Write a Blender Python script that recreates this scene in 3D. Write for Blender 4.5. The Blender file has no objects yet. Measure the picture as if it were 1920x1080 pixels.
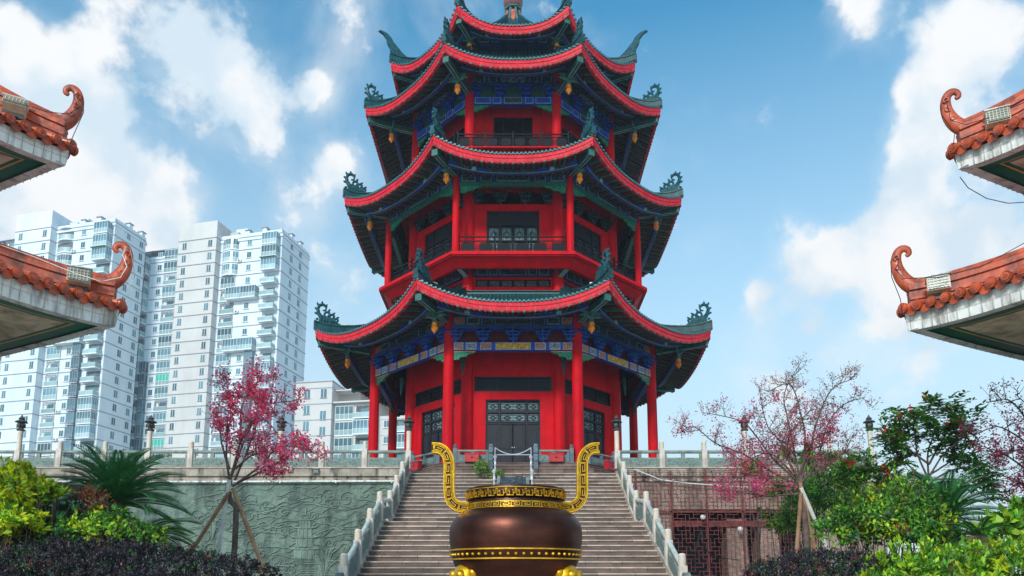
import bpy, math, random
import numpy as np
from mathutils import Vector, Matrix
R_ = math.radians
scene = bpy.context.scene
col = scene.collection
# ---------------------------------------------------------------- camera, sky, sun, exposure
EYE = 1.7
PITCH = R_(8.86); FPX = 1403.0; CX = 962.0; CY = 921.0
cp, sp = math.cos(PITCH), math.sin(PITCH)
cam = bpy.data.cameras.new('camera'); cam.sensor_width = 36; cam.lens = 36*FPX/1920
cam.shift_x = (960-CX)/1920; cam.shift_y = (CY-540)/1920; cam.clip_end = 6000; cam.clip_start = .1
camo = bpy.data.objects.new('camera', cam); col.objects.link(camo)
camo.location = (0, 0, EYE); camo.rotation_euler = (R_(90)+PITCH, 0, 0)
scene.camera = camo
scene.view_settings.view_transform = 'Standard'; scene.view_settings.look = 'None'
scene.view_settings.exposure = 0.75; scene.view_settings.gamma = 1
def at(px, py, Y):                       # a measured picture point turned into a place at distance Y
    t = (CY-py)/FPX; z = Y*(sp+t*cp)/(cp-t*sp); fw = Y*cp+z*sp
    return Vector(((px-CX)/FPX*fw, Y, z+EYE))
def zz(py, Y): return at(CX, py, Y).z
def pxdir(px, py): return at(px, py, 100.0)-Vector((0, 0, EYE))
SUN_AZ = R_(202); SUN_EL = R_(30)        # from behind the camera, left
w = bpy.data.worlds.new("World"); scene.world = w; w.use_nodes = True
nt = w.node_tree; N = nt.nodes; L = nt.links; N.clear()
def nd(t, **k):
    n = N.new(t)
    for a, b in k.items(): setattr(n, a, b)
    return n
def wmath(op, a, b=None, c=None, clamp=False):
    n = nd('ShaderNodeMath', operation=op); n.use_clamp = clamp
    for i, x in enumerate((a, b, c)):
        if x is None: continue
        if isinstance(x, (int, float)): n.inputs[i].default_value = x
        else: L.new(x, n.inputs[i])
    return n.outputs[0]
out = nd('ShaderNodeOutputWorld'); bg = nd('ShaderNodeBackground'); bg.inputs[1].default_value = .1
sky = nd('ShaderNodeTexSky'); sky.sky_type = 'NISHITA'; sky.sun_disc = False
sky.sun_elevation = SUN_EL; sky.sun_rotation = SUN_AZ; sky.dust_density = .6; sky.ozone_density = 2.5; sky.air_density = 1.0
tc = nd('ShaderNodeTexCoord'); nrm = nd('ShaderNodeVectorMath', operation='NORMALIZE'); L.new(tc.outputs['Generated'], nrm.inputs[0])
D0 = nrm.outputs[0]
nz = nd('ShaderNodeTexNoise'); nz.inputs['Scale'].default_value = 6.5; nz.inputs['Detail'].default_value = 10; nz.inputs['Roughness'].default_value = .6; nz.inputs['Distortion'].default_value = .25
L.new(D0, nz.inputs['Vector'])
# cloud banks at the bearings where they stand: (px, py, radius, weight)
BL = [(40,340,.085,.62),(150,330,.075,.5),(250,400,.045,.5),(290,430,.045,.45),(95,200,.055,.55),(20,220,.06,.4),(160,240,.05,.3),(5,60,.03,.5),(410,100,.055,.3),(450,190,.055,.36),(500,240,.03,.34),(240,50,.07,.24),(340,60,.06,.26),(320,360,.035,.35),(602,175,.026,.5),
      (635,300,.03,.44),(600,330,.035,.2),(560,20,.06,.2),(680,30,.06,.25),(1510,485,.035,.6),(1590,480,.04,.45),(1680,400,.035,.55),(1710,470,.05,.45),(1800,110,.045,.5),(1750,250,.04,.5),(1700,300,.03,.4),(1720,180,.03,.3),(1660,20,.05,.3),
      (1840,20,.06,.4),(1600,0,.03,.3),(1418,545,.016,.5),(1420,590,.03,.25),(1870,330,.06,.3),(1500,640,.10,.24),(1780,560,.07,.28),(1860,500,.08,.3),(1650,600,.09,.22),(640,560,.07,.22),(560,420,.05,.15)]
acc = None
for (px, py, r, wt) in BL:
    d = pxdir(px, py).normalized()
    vd = nd('ShaderNodeVectorMath', operation='DISTANCE'); L.new(D0, vd.inputs[0]); vd.inputs[1].default_value = d
    q = wmath('DIVIDE', vd.outputs['Value'], r); q = wmath('MULTIPLY', q, q); q = wmath('MULTIPLY', q, -1.0); q = wmath('EXPONENT', q); q = wmath('MULTIPLY', q, wt)
    acc = q if acc is None else wmath('ADD', acc, q)
sep = nd('ShaderNodeSeparateXYZ'); L.new(D0, sep.inputs[0])
nzs = wmath('MULTIPLY', wmath('SUBTRACT', nz.outputs['Fac'], .5), 1.5)
dens = wmath('ADD', nzs, acc)
hf = nd('ShaderNodeTexNoise'); hf.inputs['Scale'].default_value = 17; hf.inputs['Detail'].default_value = 9; hf.inputs['Roughness'].default_value = .58; L.new(D0, hf.inputs['Vector'])
puff = wmath('ADD', wmath('ADD', acc, wmath('MULTIPLY', wmath('SUBTRACT', hf.outputs['Fac'], .5), 1.15)), wmath('MULTIPLY', wmath('SUBTRACT', nz.outputs['Fac'], .5), 1.0))
mc = nd('ShaderNodeMapRange', interpolation_type='SMOOTHSTEP'); mc.inputs['From Min'].default_value = .17; mc.inputs['From Max'].default_value = .52; L.new(puff, mc.inputs['Value'])
mw = nd('ShaderNodeMapRange', interpolation_type='SMOOTHSTEP'); mw.inputs['From Min'].default_value = .0; mw.inputs['From Max'].default_value = .75; mw.inputs['To Max'].default_value = .7; L.new(dens, mw.inputs['Value'])
mask_ = wmath('MAXIMUM', mc.outputs[0], mw.outputs[0])
# paler air low down
low = nd('ShaderNodeMapRange'); low.inputs['From Min'].default_value = .66; low.inputs['From Max'].default_value = .14
low.inputs['To Min'].default_value = 0; low.inputs['To Max'].default_value = .93
L.new(sep.outputs['Z'], low.inputs['Value'])
tint = nd('ShaderNodeMix', data_type='RGBA', blend_type='MULTIPLY'); tint.inputs[0].default_value = 1
L.new(sky.outputs[0], tint.inputs[6]); tint.inputs[7].default_value = (.44, 1.38, 1.42, 1)
m1 = nd('ShaderNodeMix', data_type='RGBA'); L.new(low.outputs[0], m1.inputs[0]); L.new(tint.outputs[2], m1.inputs[6]); m1.inputs[7].default_value = (5.0, 5.75, 6.0, 1)
nz2 = nd('ShaderNodeTexNoise'); nz2.inputs['Scale'].default_value = 13; nz2.inputs['Detail'].default_value = 6; L.new(D0, nz2.inputs['Vector'])
cr = nd('ShaderNodeMix', data_type='RGBA'); crm = nd('ShaderNodeMapRange', interpolation_type='SMOOTHSTEP'); crm.inputs['From Min'].default_value = .36; crm.inputs['From Max'].default_value = .6; L.new(nz2.outputs['Fac'], crm.inputs['Value']); L.new(crm.outputs[0], cr.inputs[0]); cr.inputs[6].default_value = (4.3, 5.1, 5.75, 1); cr.inputs[7].default_value = (6.1, 6.15, 6.2, 1)
m2 = nd('ShaderNodeMix', data_type='RGBA'); L.new(mask_, m2.inputs[0]); L.new(m1.outputs[2], m2.inputs[6]); L.new(cr.outputs[2], m2.inputs[7])
L.new(m2.outputs[2], bg.inputs[0]); L.new(bg.outputs[0], out.inputs[0])
sl = bpy.data.lights.new('sun', 'SUN'); sl.energy = 1.8; sl.angle = R_(11); sl.color = (1, .96, .9)
so = bpy.data.objects.new('sun', sl); col.objects.link(so)
# direction to the sun: azimuth measured clockwise from +Y
sd = Vector((math.sin(SUN_AZ)*math.cos(SUN_EL), math.cos(SUN_AZ)*math.cos(SUN_EL), math.sin(SUN_EL)))
so.rotation_euler = sd.to_track_quat('Z', 'Y').to_euler(); so.location = (-60, -60, 90)

# ---------------------------------------------------------------- helpers
def tag(o, label=None, cat=None, group=None, kind=None):
    if label: o['label'] = label
    if cat: o['category'] = cat
    if group: o['group'] = group
    if kind: o['kind'] = kind
    return o
def empty(name, loc=(0, 0, 0), rz=0, parent=None):
    o = bpy.data.objects.new(name, None); col.objects.link(o); o.location = loc; o.rotation_euler = (0, 0, rz); o.empty_display_size = .3
    if parent: o.parent = parent
    return o
def copy_tree(o, parent=None):
    c = o.copy(); col.objects.link(c); c.parent = parent
    for ch in [x for x in o.children]: copy_tree(ch, c)
    return c
class MB:
    def __init__(s): s.v = []; s.f = []; s.m = []
    def add(s, vs, fs, m=0):
        b = len(s.v); s.v += [tuple(x) for x in vs]
        for f in fs: s.f.append(tuple(b+i for i in f)); s.m.append(m)
    def box(s, c, d, m=0, rz=0, M=None):
        hx, hy, hz = d[0]/2, d[1]/2, d[2]/2; ca, sa = math.cos(rz), math.sin(rz); vs = []
        for z in (-hz, hz):
            for x, y in ((-hx, -hy), (hx, -hy), (hx, hy), (-hx, hy)):
                p = Vector((x*ca-y*sa, x*sa+y*ca, z))
                if M: p = M @ Vector((x, y, z))
                vs.append((c[0]+p[0], c[1]+p[1], c[2]+p[2]))
        s.add(vs, [(0,3,2,1),(4,5,6,7),(0,1,5,4),(1,2,6,5),(2,3,7,6),(3,0,4,7)], m)
    def b2(s, x0, x1, y0, y1, z0, z1, m=0):
        s.box(((x0+x1)/2, (y0+y1)/2, (z0+z1)/2), (abs(x1-x0), abs(y1-y0), abs(z1-z0)), m)
    def bar(s, p0, p1, w, lo, hi, m=0):      # sloping beam: half width w, from lo to hi above the line p0-p1
        p0 = Vector(p0); p1 = Vector(p1); d = (p1-p0); d.z = 0; d.normalize(); n = Vector((-d.y, d.x, 0))*w
        vs = []
        for h in (lo, hi):
            for p, sg in ((p0,-1),(p1,-1),(p1,1),(p0,1)): vs.append(p+n*sg+Vector((0,0,h)))
        s.add(vs, [(0,3,2,1),(4,5,6,7),(0,1,5,4),(1,2,6,5),(2,3,7,6),(3,0,4,7)], m)
    def extr(s, poly, M, th, m=0):           # polygon (x,y) extruded +-th/2 in its own z, placed by M
        n = len(poly); vs = [M @ Vector((x, y, -th/2)) for x, y in poly]+[M @ Vector((x, y, th/2)) for x, y in poly]
        s.add(vs, [tuple(range(n-1, -1, -1)), tuple(range(n, 2*n))]+[(i, (i+1) % n, n+(i+1) % n, n+i) for i in range(n)], m)
    def tube(s, pts, rad, n=6, m=0, cap=True, flat=1.0):
        pts = [Vector(p) for p in pts]; k = len(pts)
        if not isinstance(rad, (list, tuple)): rad = [rad]*k
        vs = []; ref = None
        for i, p in enumerate(pts):
            t = (pts[min(i+1, k-1)]-pts[max(i-1, 0)])
            if t.length < 1e-9: t = Vector((0, 0, 1))
            t.normalize()
            if ref is None: ref = Vector((0, 0, 1)) if abs(t.z) < .9 else Vector((1, 0, 0))
            a = t.cross(ref); 
            if a.length < 1e-6: a = t.orthogonal()
            a.normalize(); b = a.cross(t); ref = b
            for j in range(n):
                an = 2*math.pi*j/n; vs.append(p+a*math.cos(an)*rad[i]*flat+b*math.sin(an)*rad[i])
        fs = [(i*n+j, i*n+(j+1) % n, (i+1)*n+(j+1) % n, (i+1)*n+j) for i in range(k-1) for j in range(n)]
        if cap: fs += [tuple(range(n-1, -1, -1)), tuple(range((k-1)*n, k*n))]
        s.add(vs, fs, m)
    def lathe(s, prof, c=(0, 0, 0), n=16, m=0, ang=0):
        vs = []; k = len(prof)
        for r, z in prof:
            for j in range(n):
                a = 2*math.pi*j/n+ang; vs.append((c[0]+r*math.cos(a), c[1]+r*math.sin(a), c[2]+z))
        fs = [(i*n+j, i*n+(j+1) % n, (i+1)*n+(j+1) % n, (i+1)*n+j) for i in range(k-1) for j in range(n)]
        fs += [tuple(range(n-1, -1, -1)), tuple(range((k-1)*n, k*n))]
        s.add(vs, fs, m)
    def grid(s, P, m=0, close=False):        # P[i][j] points
        a = len(P); b = len(P[0])
        s.add([p for r in P for p in r], [(i*b+j, i*b+j+1, (i+1)*b+j+1, (i+1)*b+j) for i in range(a-1) for j in range(b-1)], m)
    def build(s, name, mats, parent=None, loc=(0, 0, 0), rz=0, smooth=None):
        me = bpy.data.meshes.new(name); me.from_pydata(s.v, [], s.f)
        if not isinstance(mats, (list, tuple)): mats = [mats]
        for x in mats: me.materials.append(x)
        me.polygons.foreach_set('material_index', s.m)
        if smooth is not None:
            me.polygons.foreach_set('use_smooth', [True]*len(s.f)); me.update()
            try: me.set_sharp_from_angle(angle=R_(smooth))
            except Exception: pass
        me.update(); o = bpy.data.objects.new(name, me); col.objects.link(o); o.location = loc; o.rotation_euler = (0, 0, rz)
        if parent: o.parent = parent
        return o
def ring8(o):                                # seven more copies turned about the pagoda's axis
    r = [o]
    for k in range(1, 8):
        c = copy_tree(o, o.parent); c.rotation_euler = (0, 0, R_(45*k)); r.append(c)
    return r
def sr(r, g, b):                             # 0-255 paint colour to linear
    f = lambda c: (c/255/12.92) if c/255 <= .04045 else ((c/255+.055)/1.055)**2.4
    return (f(r), f(g), f(b), 1)
def pmat(name, c, rough=.6, metal=0, var=.18, scale=3, bump=.15, bscale=25, c2=None, stain=None, sscale=.6, spec=.5, coat=0, island=0, stretch=None, bdist=.02):
    m = bpy.data.materials.new(name); m.use_nodes = True; t = m.node_tree; n = t.nodes; l = t.links
    p = n['Principled BSDF']; p.inputs['Roughness'].default_value = rough; p.inputs['Metallic'].default_value = metal
    p.inputs['Specular IOR Level'].default_value = spec; p.inputs['Coat Weight'].default_value = coat; p.inputs['Coat Roughness'].default_value = .15
    tc = n.new('ShaderNodeTexCoord'); src = tc.outputs['Object']
    if stretch:
        mp = n.new('ShaderNodeMapping'); mp.inputs['Scale'].default_value = stretch; l.new(src, mp.inputs[0]); src = mp.outputs[0]
    nz = n.new('ShaderNodeTexNoise'); nz.inputs['Scale'].default_value = scale; nz.inputs['Detail'].default_value = 6; l.new(src, nz.inputs['Vector'])
    c2 = c2 or tuple(min(1, x*(1+var)) for x in c[:3])+(1,)
    c1 = tuple(x*(1-var) for x in c[:3])+(1,)
    mx = n.new('ShaderNodeMix'); mx.data_type = 'RGBA'; mx.inputs[6].default_value = c1; mx.inputs[7].default_value = c2
    mr = n.new('ShaderNodeMapRange'); mr.inputs['From Min'].default_value = .35; mr.inputs['From Max'].default_value = .65; l.new(nz.outputs['Fac'], mr.inputs[0])
    l.new(mr.outputs[0], mx.inputs[0]); o = mx.outputs[2]
    if island:
        ge = n.new('ShaderNodeNewGeometry'); hs = n.new('ShaderNodeHueSaturation')
        a = n.new('ShaderNodeMapRange'); a.inputs['To Min'].default_value = 1-island; a.inputs['To Max'].default_value = 1+island; l.new(ge.outputs['Random Per Island'], a.inputs[0])
        b = n.new('ShaderNodeMapRange'); b.inputs['To Min'].default_value = .5-.04*island; b.inputs['To Max'].default_value = .5+.03*island; l.new(ge.outputs['Random Per Island'], b.inputs[0])
        l.new(a.outputs[0], hs.inputs['Value']); l.new(b.outputs[0], hs.inputs['Hue']); l.new(o, hs.inputs['Color']); o = hs.outputs[0]
    if stain:                                # weather streaks: (colour, strength)
        mp2 = n.new('ShaderNodeMapping'); mp2.inputs['Scale'].default_value = (1.6, 1.6, .35); l.new(tc.outputs['Object'], mp2.inputs[0])
        ns = n.new('ShaderNodeTexNoise'); ns.inputs['Scale'].default_value = sscale; ns.inputs['Detail'].default_value = 8; ns.inputs['Roughness'].default_value = .65; l.new(mp2.outputs[0], ns.inputs['Vector'])
        ms = n.new('ShaderNodeMapRange'); ms.inputs['From Min'].default_value = .48; ms.inputs['From Max'].default_value = .66; ms.inputs['To Max'].default_value = stain[1]; l.new(ns.outputs['Fac'], ms.inputs[0])
        m3 = n.new('ShaderNodeMix'); m3.data_type = 'RGBA'; l.new(ms.outputs[0], m3.inputs[0]); l.new(o, m3.inputs[6]); m3.inputs[7].default_value = stain[0]; o = m3.outputs[2]
    l.new(o, p.inputs['Base Color'])
    if bump:
        nb = n.new('ShaderNodeTexNoise'); nb.inputs['Scale'].default_value = bscale; nb.inputs['Detail'].default_value = 4; l.new(src, nb.inputs['Vector'])
        bp = n.new('ShaderNodeBump'); bp.inputs['Strength'].default_value = bump; bp.inputs['Distance'].default_value = bdist; l.new(nb.outputs['Fac'], bp.inputs['Height']); l.new(bp.outputs[0], p.inputs['Normal'])
    return m
def leafmat(name, c, rough=.5, island=.35, trans=.25, spec=.4, c2=None):
    m = pmat(name, c, rough, var=.25, scale=1.5, bump=0, island=island, spec=spec, c2=c2)
    t = m.node_tree; n = t.nodes; l = t.links; p = n['Principled BSDF']; o = n['Material Output']
    tr = n.new('ShaderNodeBsdfTranslucent'); mx = n.new('ShaderNodeMixShader'); mx.inputs[0].default_value = trans
    src = p.inputs['Base Color'].links[0].from_socket; l.new(src, tr.inputs[0]); l.new(p.outputs[0], mx.inputs[1]); l.new(tr.outputs[0], mx.inputs[2]); l.new(mx.outputs[0], o.inputs[0])
    return m
def figured(name, base, motif, scale=14, thr=.5, rough=.55, third=None):   # painted scrollwork: winding bands of a second colour
    m = bpy.data.materials.new(name); m.use_nodes = True; t = m.node_tree; n = t.nodes; l = t.links; p = n['Principled BSDF']; p.inputs['Roughness'].default_value = rough
    tc = n.new('ShaderNodeTexCoord'); nz = n.new('ShaderNodeTexNoise'); nz.inputs['Scale'].default_value = scale; nz.inputs['Detail'].default_value = 1.5; nz.inputs['Distortion'].default_value = 1.6; l.new(tc.outputs['Object'], nz.inputs[0])
    wv = n.new('ShaderNodeMath'); wv.operation = 'SINE'; ml = n.new('ShaderNodeMath'); ml.operation = 'MULTIPLY'; ml.inputs[1].default_value = 42; l.new(nz.outputs['Fac'], ml.inputs[0]); l.new(ml.outputs[0], wv.inputs[0])
    mr = n.new('ShaderNodeMapRange'); mr.inputs['From Min'].default_value = thr-.25; mr.inputs['From Max'].default_value = thr; l.new(wv.outputs[0], mr.inputs[0])
    mx = n.new('ShaderNodeMix'); mx.data_type = 'RGBA'; l.new(mr.outputs[0], mx.inputs[0]); mx.inputs[6].default_value = base; mx.inputs[7].default_value = motif; o = mx.outputs[2]
    if third:
        v = n.new('ShaderNodeMapRange'); v.inputs['From Min'].default_value = -.55; v.inputs['From Max'].default_value = -.8; l.new(wv.outputs[0], v.inputs[0])
        m2 = n.new('ShaderNodeMix'); m2.data_type = 'RGBA'; l.new(v.outputs[0], m2.inputs[0]); l.new(o, m2.inputs[6]); m2.inputs[7].default_value = third; o = m2.outputs[2]
    l.new(o, p.inputs['Base Color']); return m
rnd = random.Random(7)
def joints(m, L_, hstep, dark=(.02, .015, .012, 1)):
    """stone joints: short upright gaps staggered from course to course"""
    t = m.node_tree; n = t.nodes; l = t.links; p = n['Principled BSDF']; src = p.inputs['Base Color'].links[0].from_socket
    tc = n.new('ShaderNodeTexCoord'); sx = n.new('ShaderNodeSeparateXYZ'); l.new(tc.outputs['Object'], sx.inputs[0])
    def mt(op, a, b=None):
        q = n.new('ShaderNodeMath'); q.operation = op
        for i, x in enumerate((a, b)):
            if x is None: continue
            if isinstance(x, (int, float)): q.inputs[i].default_value = x
            else: l.new(x, q.inputs[i])
        return q.outputs[0]
    row = mt('FLOOR', mt('DIVIDE', sx.outputs['Z'], hstep)); u = mt('ADD', mt('DIVIDE', sx.outputs['X'], L_), mt('MULTIPLY', row, .618))
    f = mt('FRACT', u); g = mt('LESS_THAN', f, .014); wn = n.new('ShaderNodeTexWhiteNoise'); wn.noise_dimensions = '2D'; cv = n.new('ShaderNodeCombineXYZ'); l.new(mt('FLOOR', u), cv.inputs[0]); l.new(row, cv.inputs[1]); l.new(cv.outputs[0], wn.inputs['Vector'])
    hs = n.new('ShaderNodeHueSaturation'); mr = n.new('ShaderNodeMapRange'); mr.inputs['To Min'].default_value = .72; mr.inputs['To Max'].default_value = 1.2; l.new(wn.outputs['Value'], mr.inputs[0]); l.new(mr.outputs[0], hs.inputs['Value']); l.new(src, hs.inputs['Color'])
    mx = n.new('ShaderNodeMix'); mx.data_type = 'RGBA'; l.new(g, mx.inputs[0]); l.new(hs.outputs[0], mx.inputs[6]); mx.inputs[7].default_value = dark; l.new(mx.outputs[2], p.inputs['Base Color'])
M = {}
M['red'] = pmat('red_paint', sr(206,5,24), .6, spec=.12, var=.1, scale=1.2, bump=.08, bscale=8, stain=(sr(150,14,26),.5), sscale=1.6)
M['fascia'] = pmat('red_glazed_fascia', sr(212,6,34), .5, spec=.25, var=.12, scale=2, bump=.15, bscale=6, stain=(sr(238,120,130),.32), sscale=9)
M['tile'] = pmat('green_glazed_tile', sr(26,74,78), .5, spec=.25, var=.35, scale=3, bump=.2, bscale=10, coat=.12, stain=(sr(20,40,40),.6), sscale=2)
M['tileend'] = pmat('tile_end', sr(70,120,122), .35, var=.35, scale=14, bump=.2, coat=.3)
M['dragon'] = pmat('verdigris_ornament', sr(28,78,86), .6, spec=.2, var=.4, scale=6, bump=.6, bscale=16, coat=.05, bdist=.05)
M['soffit'] = pmat('dark_green_soffit', sr(26,66,60), .7, var=.3, scale=4)
M['rafter'] = pmat('rafter_paint', sr(44,98,82), .6, var=.35, scale=6)
M['rafter2'] = pmat('rafter_red', sr(96,30,34), .6, var=.35, scale=6)
M['navy'] = pmat('navy_paint', sr(34,66,124), .6, var=.3, scale=3)
M['blue'] = pmat('cobalt_paint', sr(24,66,170), .55, var=.25, scale=5)
M['green'] = pmat('jade_paint', sr(20,116,92), .55, var=.3, scale=6)
M['dgreen'] = pmat('deep_green_paint', sr(28,88,82), .55, var=.3, scale=6)
M['line'] = pmat('pale_line', sr(150,190,190), .6, var=.2)
M['goldp'] = figured('gold_scroll', sr(20,70,80), sr(235,190,50), 3.2, .1, third=sr(190,90,40))
M['rosep'] = figured('rose_scroll', sr(46,70,140), sr(214,150,90), 3.4, .15, third=sr(150,60,60))
M['bluep'] = figured('blue_scroll', sr(30,70,150), sr(200,190,150), 4.0, .45)
M['carve'] = figured('green_carving', sr(8,40,36), sr(30,160,124), 3.6, -.1)
M['darkp'] = figured('dark_scroll', sr(24,40,56), sr(90,110,110), 2.6, .7)
M['gold'] = pmat('pendant_gold', sr(232,132,16), .4, metal=.2, var=.35, scale=12, bump=.6, bscale=16, bdist=.04)
M['wood'] = pmat('black_wood', sr(30,30,40), .5, spec=.3, var=.25, scale=3, bump=.15, stain=(sr(44,40,44),.4))
M['lattice'] = pmat('lattice_wood', sr(26,28,38), .5, spec=.3, var=.2)
M['pane'] = pmat('dusty_glass', sr(120,146,150), .18, var=.25, scale=1.5, bump=0)
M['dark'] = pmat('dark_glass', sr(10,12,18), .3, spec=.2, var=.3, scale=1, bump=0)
M['rail'] = pmat('railing_iron', sr(9,10,16), .6, spec=.2, var=.2)
M['stone'] = pmat('buff_stone', sr(214,198,186), .75, var=.14, scale=3, bump=.3, bscale=30, stain=(sr(120,104,88),.55), sscale=1.3)
M['cap'] = pmat('post_cap_stone', sr(216,200,184), .75, var=.14, scale=4, bump=.3, bscale=30, stain=(sr(176,138,84),.5), sscale=1.6)
M['grey'] = pmat('grey_green_stone', sr(134,140,130), .65, var=.2, scale=3, bump=.4, bscale=16, stain=(sr(60,68,64),.6), sscale=1.2, bdist=.03)
M['greyd'] = pmat('carved_grey_stone', sr(112,128,120), .65, var=.3, scale=9, bump=1, bscale=9, bdist=.06)
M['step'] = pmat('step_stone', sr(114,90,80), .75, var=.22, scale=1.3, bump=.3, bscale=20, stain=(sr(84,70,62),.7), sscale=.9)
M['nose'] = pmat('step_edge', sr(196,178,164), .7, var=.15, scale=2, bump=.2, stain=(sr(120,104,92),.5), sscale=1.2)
joints(M['step'], 1.35, .25); joints(M['nose'], 1.35, .25, (.1, .08, .07, 1))
M['bronze'] = pmat('brown_bronze', sr(84,44,32), .40, metal=.7, var=.3, scale=1.6, bump=.06, bscale=5, stretch=(1,1,3), stain=(sr(46,28,24),.5), sscale=1.2)
M['bronzed'] = pmat('dark_bronze', sr(58,34,24), .4, metal=.6, var=.25, scale=3, bump=.1)
M['gilt'] = pmat('gilt', sr(240,176,34), .32, metal=.7, var=.22, scale=9, bump=.25, bscale=30)
M['otile'] = pmat('orange_tile', sr(204,92,52), .45, var=.35, scale=4, bump=.3, bscale=14, coat=.15, stain=(sr(90,40,30),.75), sscale=2.2)
M['otile2'] = pmat('orange_ridge', sr(190,80,44), .5, var=.3, scale=5, bump=.5, bscale=10, coat=.1, stain=(sr(84,44,34),.8), sscale=2.4)
M['white'] = pmat('weathered_white', sr(236,234,228), .6, var=.1, scale=3, bump=.2, stain=(sr(112,92,84),.85), sscale=2.4)
M['cream'] = pmat('cream_soffit', sr(228,206,178), .7, var=.1, scale=2, stain=(sr(120,96,80),.7), sscale=1.2)
M['ggreen'] = pmat('soffit_green', sr(16,96,78), .5, var=.2, scale=4)
M['yellow'] = pmat('yellow_line', sr(214,160,50), .5, var=.2)
M['twhite'] = pmat('tower_render', sr(212,207,204), .8, var=.05, scale=.15, bump=0, stain=(sr(176,172,170),.35), sscale=.12)
M['tblue'] = pmat('tower_haze_blue', sr(226,234,240), .7, var=.05, scale=.2, bump=0, stain=(sr(180,196,208),.35), sscale=.12)  # hazy paleness and the blue of shaded sides are put into the wall colour
M['tline'] = pmat('tower_course', sr(150,154,162), .8, var=.1, bump=0)
M['tglass'] = pmat('tower_glass', sr(96,130,142), .15, var=.35, scale=.25, bump=0)
M['tglass2'] = pmat('parapet_glass', sr(158,182,184), .2, var=.2, scale=.3, bump=0)
def vary(m, lo, hi):
    t = m.node_tree; n = t.nodes; l = t.links; p = n['Principled BSDF']; src = p.inputs['Base Color'].links[0].from_socket
    oi = n.new('ShaderNodeObjectInfo'); hs = n.new('ShaderNodeHueSaturation'); mr = n.new('ShaderNodeMapRange'); mr.inputs['To Min'].default_value = lo; mr.inputs['To Max'].default_value = hi
    l.new(oi.outputs['Random'], mr.inputs[0]); l.new(mr.outputs[0], hs.inputs['Value']); l.new(src, hs.inputs['Color']); l.new(hs.outputs[0], p.inputs['Base Color'])
vary(M['tglass'], .45, 1.45); vary(M['tglass2'], .8, 1.15)
M['tteal'] = pmat('teal_glass', sr(70,190,170), .25, var=.2, scale=.3, bump=0)
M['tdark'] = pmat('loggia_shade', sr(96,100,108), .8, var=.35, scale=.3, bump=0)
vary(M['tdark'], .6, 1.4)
M['tframe'] = pmat('window_frame_white', sr(228,232,234), .6, var=.05, bump=0)
M['bark'] = pmat('bark', sr(104,84,76), .85, var=.35, scale=6, bump=.8, bscale=30, bdist=.03)
M['stake'] = pmat('bamboo_stake', sr(170,130,100), .6, var=.25, scale=3, bump=.2)
M['stakew'] = pmat('pale_stake', sr(236,232,226), .6, var=.12, scale=3, bump=.2)
M['blossom'] = leafmat('pink_blossom', sr(255,112,152), .6, .25, .55)
M['blossom2'] = leafmat('rose_blossom', sr(255,66,114), .6, .3, .55)
M['bud'] = leafmat('bronze_bud', sr(150,84,70), .6, .35, .2)
M['leaf'] = leafmat('green_leaf', sr(92,148,46), .5, .4, .3)
M['dleaf'] = leafmat('dark_leaf', sr(44,92,40), .45, .4, .2)
M['yleaf'] = leafmat('yellow_leaf', sr(206,214,34), .5, .35, .35)
M['vleaf'] = leafmat('lime_leaf', sr(150,188,44), .5, .4, .3)
M['pleaf'] = leafmat('purple_leaf', sr(52,44,54), .55, .6, .1)
M['palm'] = leafmat('palm_leaf', sr(66,130,72), .38, .35, .12, spec=.6)
M['fern'] = leafmat('fern_leaf', sr(56,110,30), .45, .35, .25)
M['brown'] = leafmat('dry_leaf', sr(150,84,44), .6, .35, .2)
M['redleaf'] = leafmat('red_flower', sr(226,50,30), .5, .2, .3)
M['soil'] = pmat('soil', sr(70,58,44), .95, var=.3, scale=3, bump=1, bscale=8, bdist=.05)
M['paving'] = pmat('plaza_paving', sr(184,174,164), .8, var=.15, scale=.8, bump=.3, stain=(sr(110,100,92),.4))
M['cast'] = pmat('steel_white', sr(206,206,210), .35, metal=.3, var=.1)
M['conc'] = pmat('weathered_band', sr(170,156,142), .85, var=.25, scale=1.4, bump=.6, bscale=10, stain=(sr(50,44,38),.95), sscale=1.6, bdist=.04)
M['wallb'] = pmat('beige_wall', sr(152,126,114), .85, var=.15, scale=1, bump=.4, bscale=12, stain=(sr(96,72,66),.8), sscale=.45)
M['relief'] = pmat('green_relief_stone', sr(104,120,108), .75, var=.25, scale=.9, bump=1, bscale=3.2, stain=(sr(40,50,48),.9), sscale=.8, bdist=.2)
M['relief2'] = pmat('green_relief_ridge', sr(116,134,120), .75, var=.25, scale=1.4, bump=.6, bscale=9, stain=(sr(50,60,56),.6), sscale=.8)
M['rust'] = pmat('oxide_grille', sr(112,42,38), .6, var=.3, scale=2, bump=.2)
M['black'] = pmat('black_cable', sr(24,24,28), .5, var=.1, bump=0)
M['rbox'] = pmat('red_box', sr(186,18,30), .45, var=.1)
M['lampm'] = pmat('lantern_stone', sr(70,72,68), .6, var=.3, scale=6, bump=.4)
# ---------------------------------------------------------------- heights and ground levels
YC = 50.0; ZB = 7.13+EYE                      # pagoda axis, terrace level
A8 = .92388; S8 = .38268
pag = empty('pagoda', (0, YC, ZB))
tag(pag, 'red octagonal pagoda with green upturned tiled roofs standing at the top of the stone stairs', 'pagoda')
def Zl(py, R): return zz(py, YC-A8*R)-ZB     # height above the terrace of a picture row on the front side of ring R
def corner(R, z): return Vector((S8*R, -A8*R, z))
PZ = .78                                      # plinth height
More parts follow.
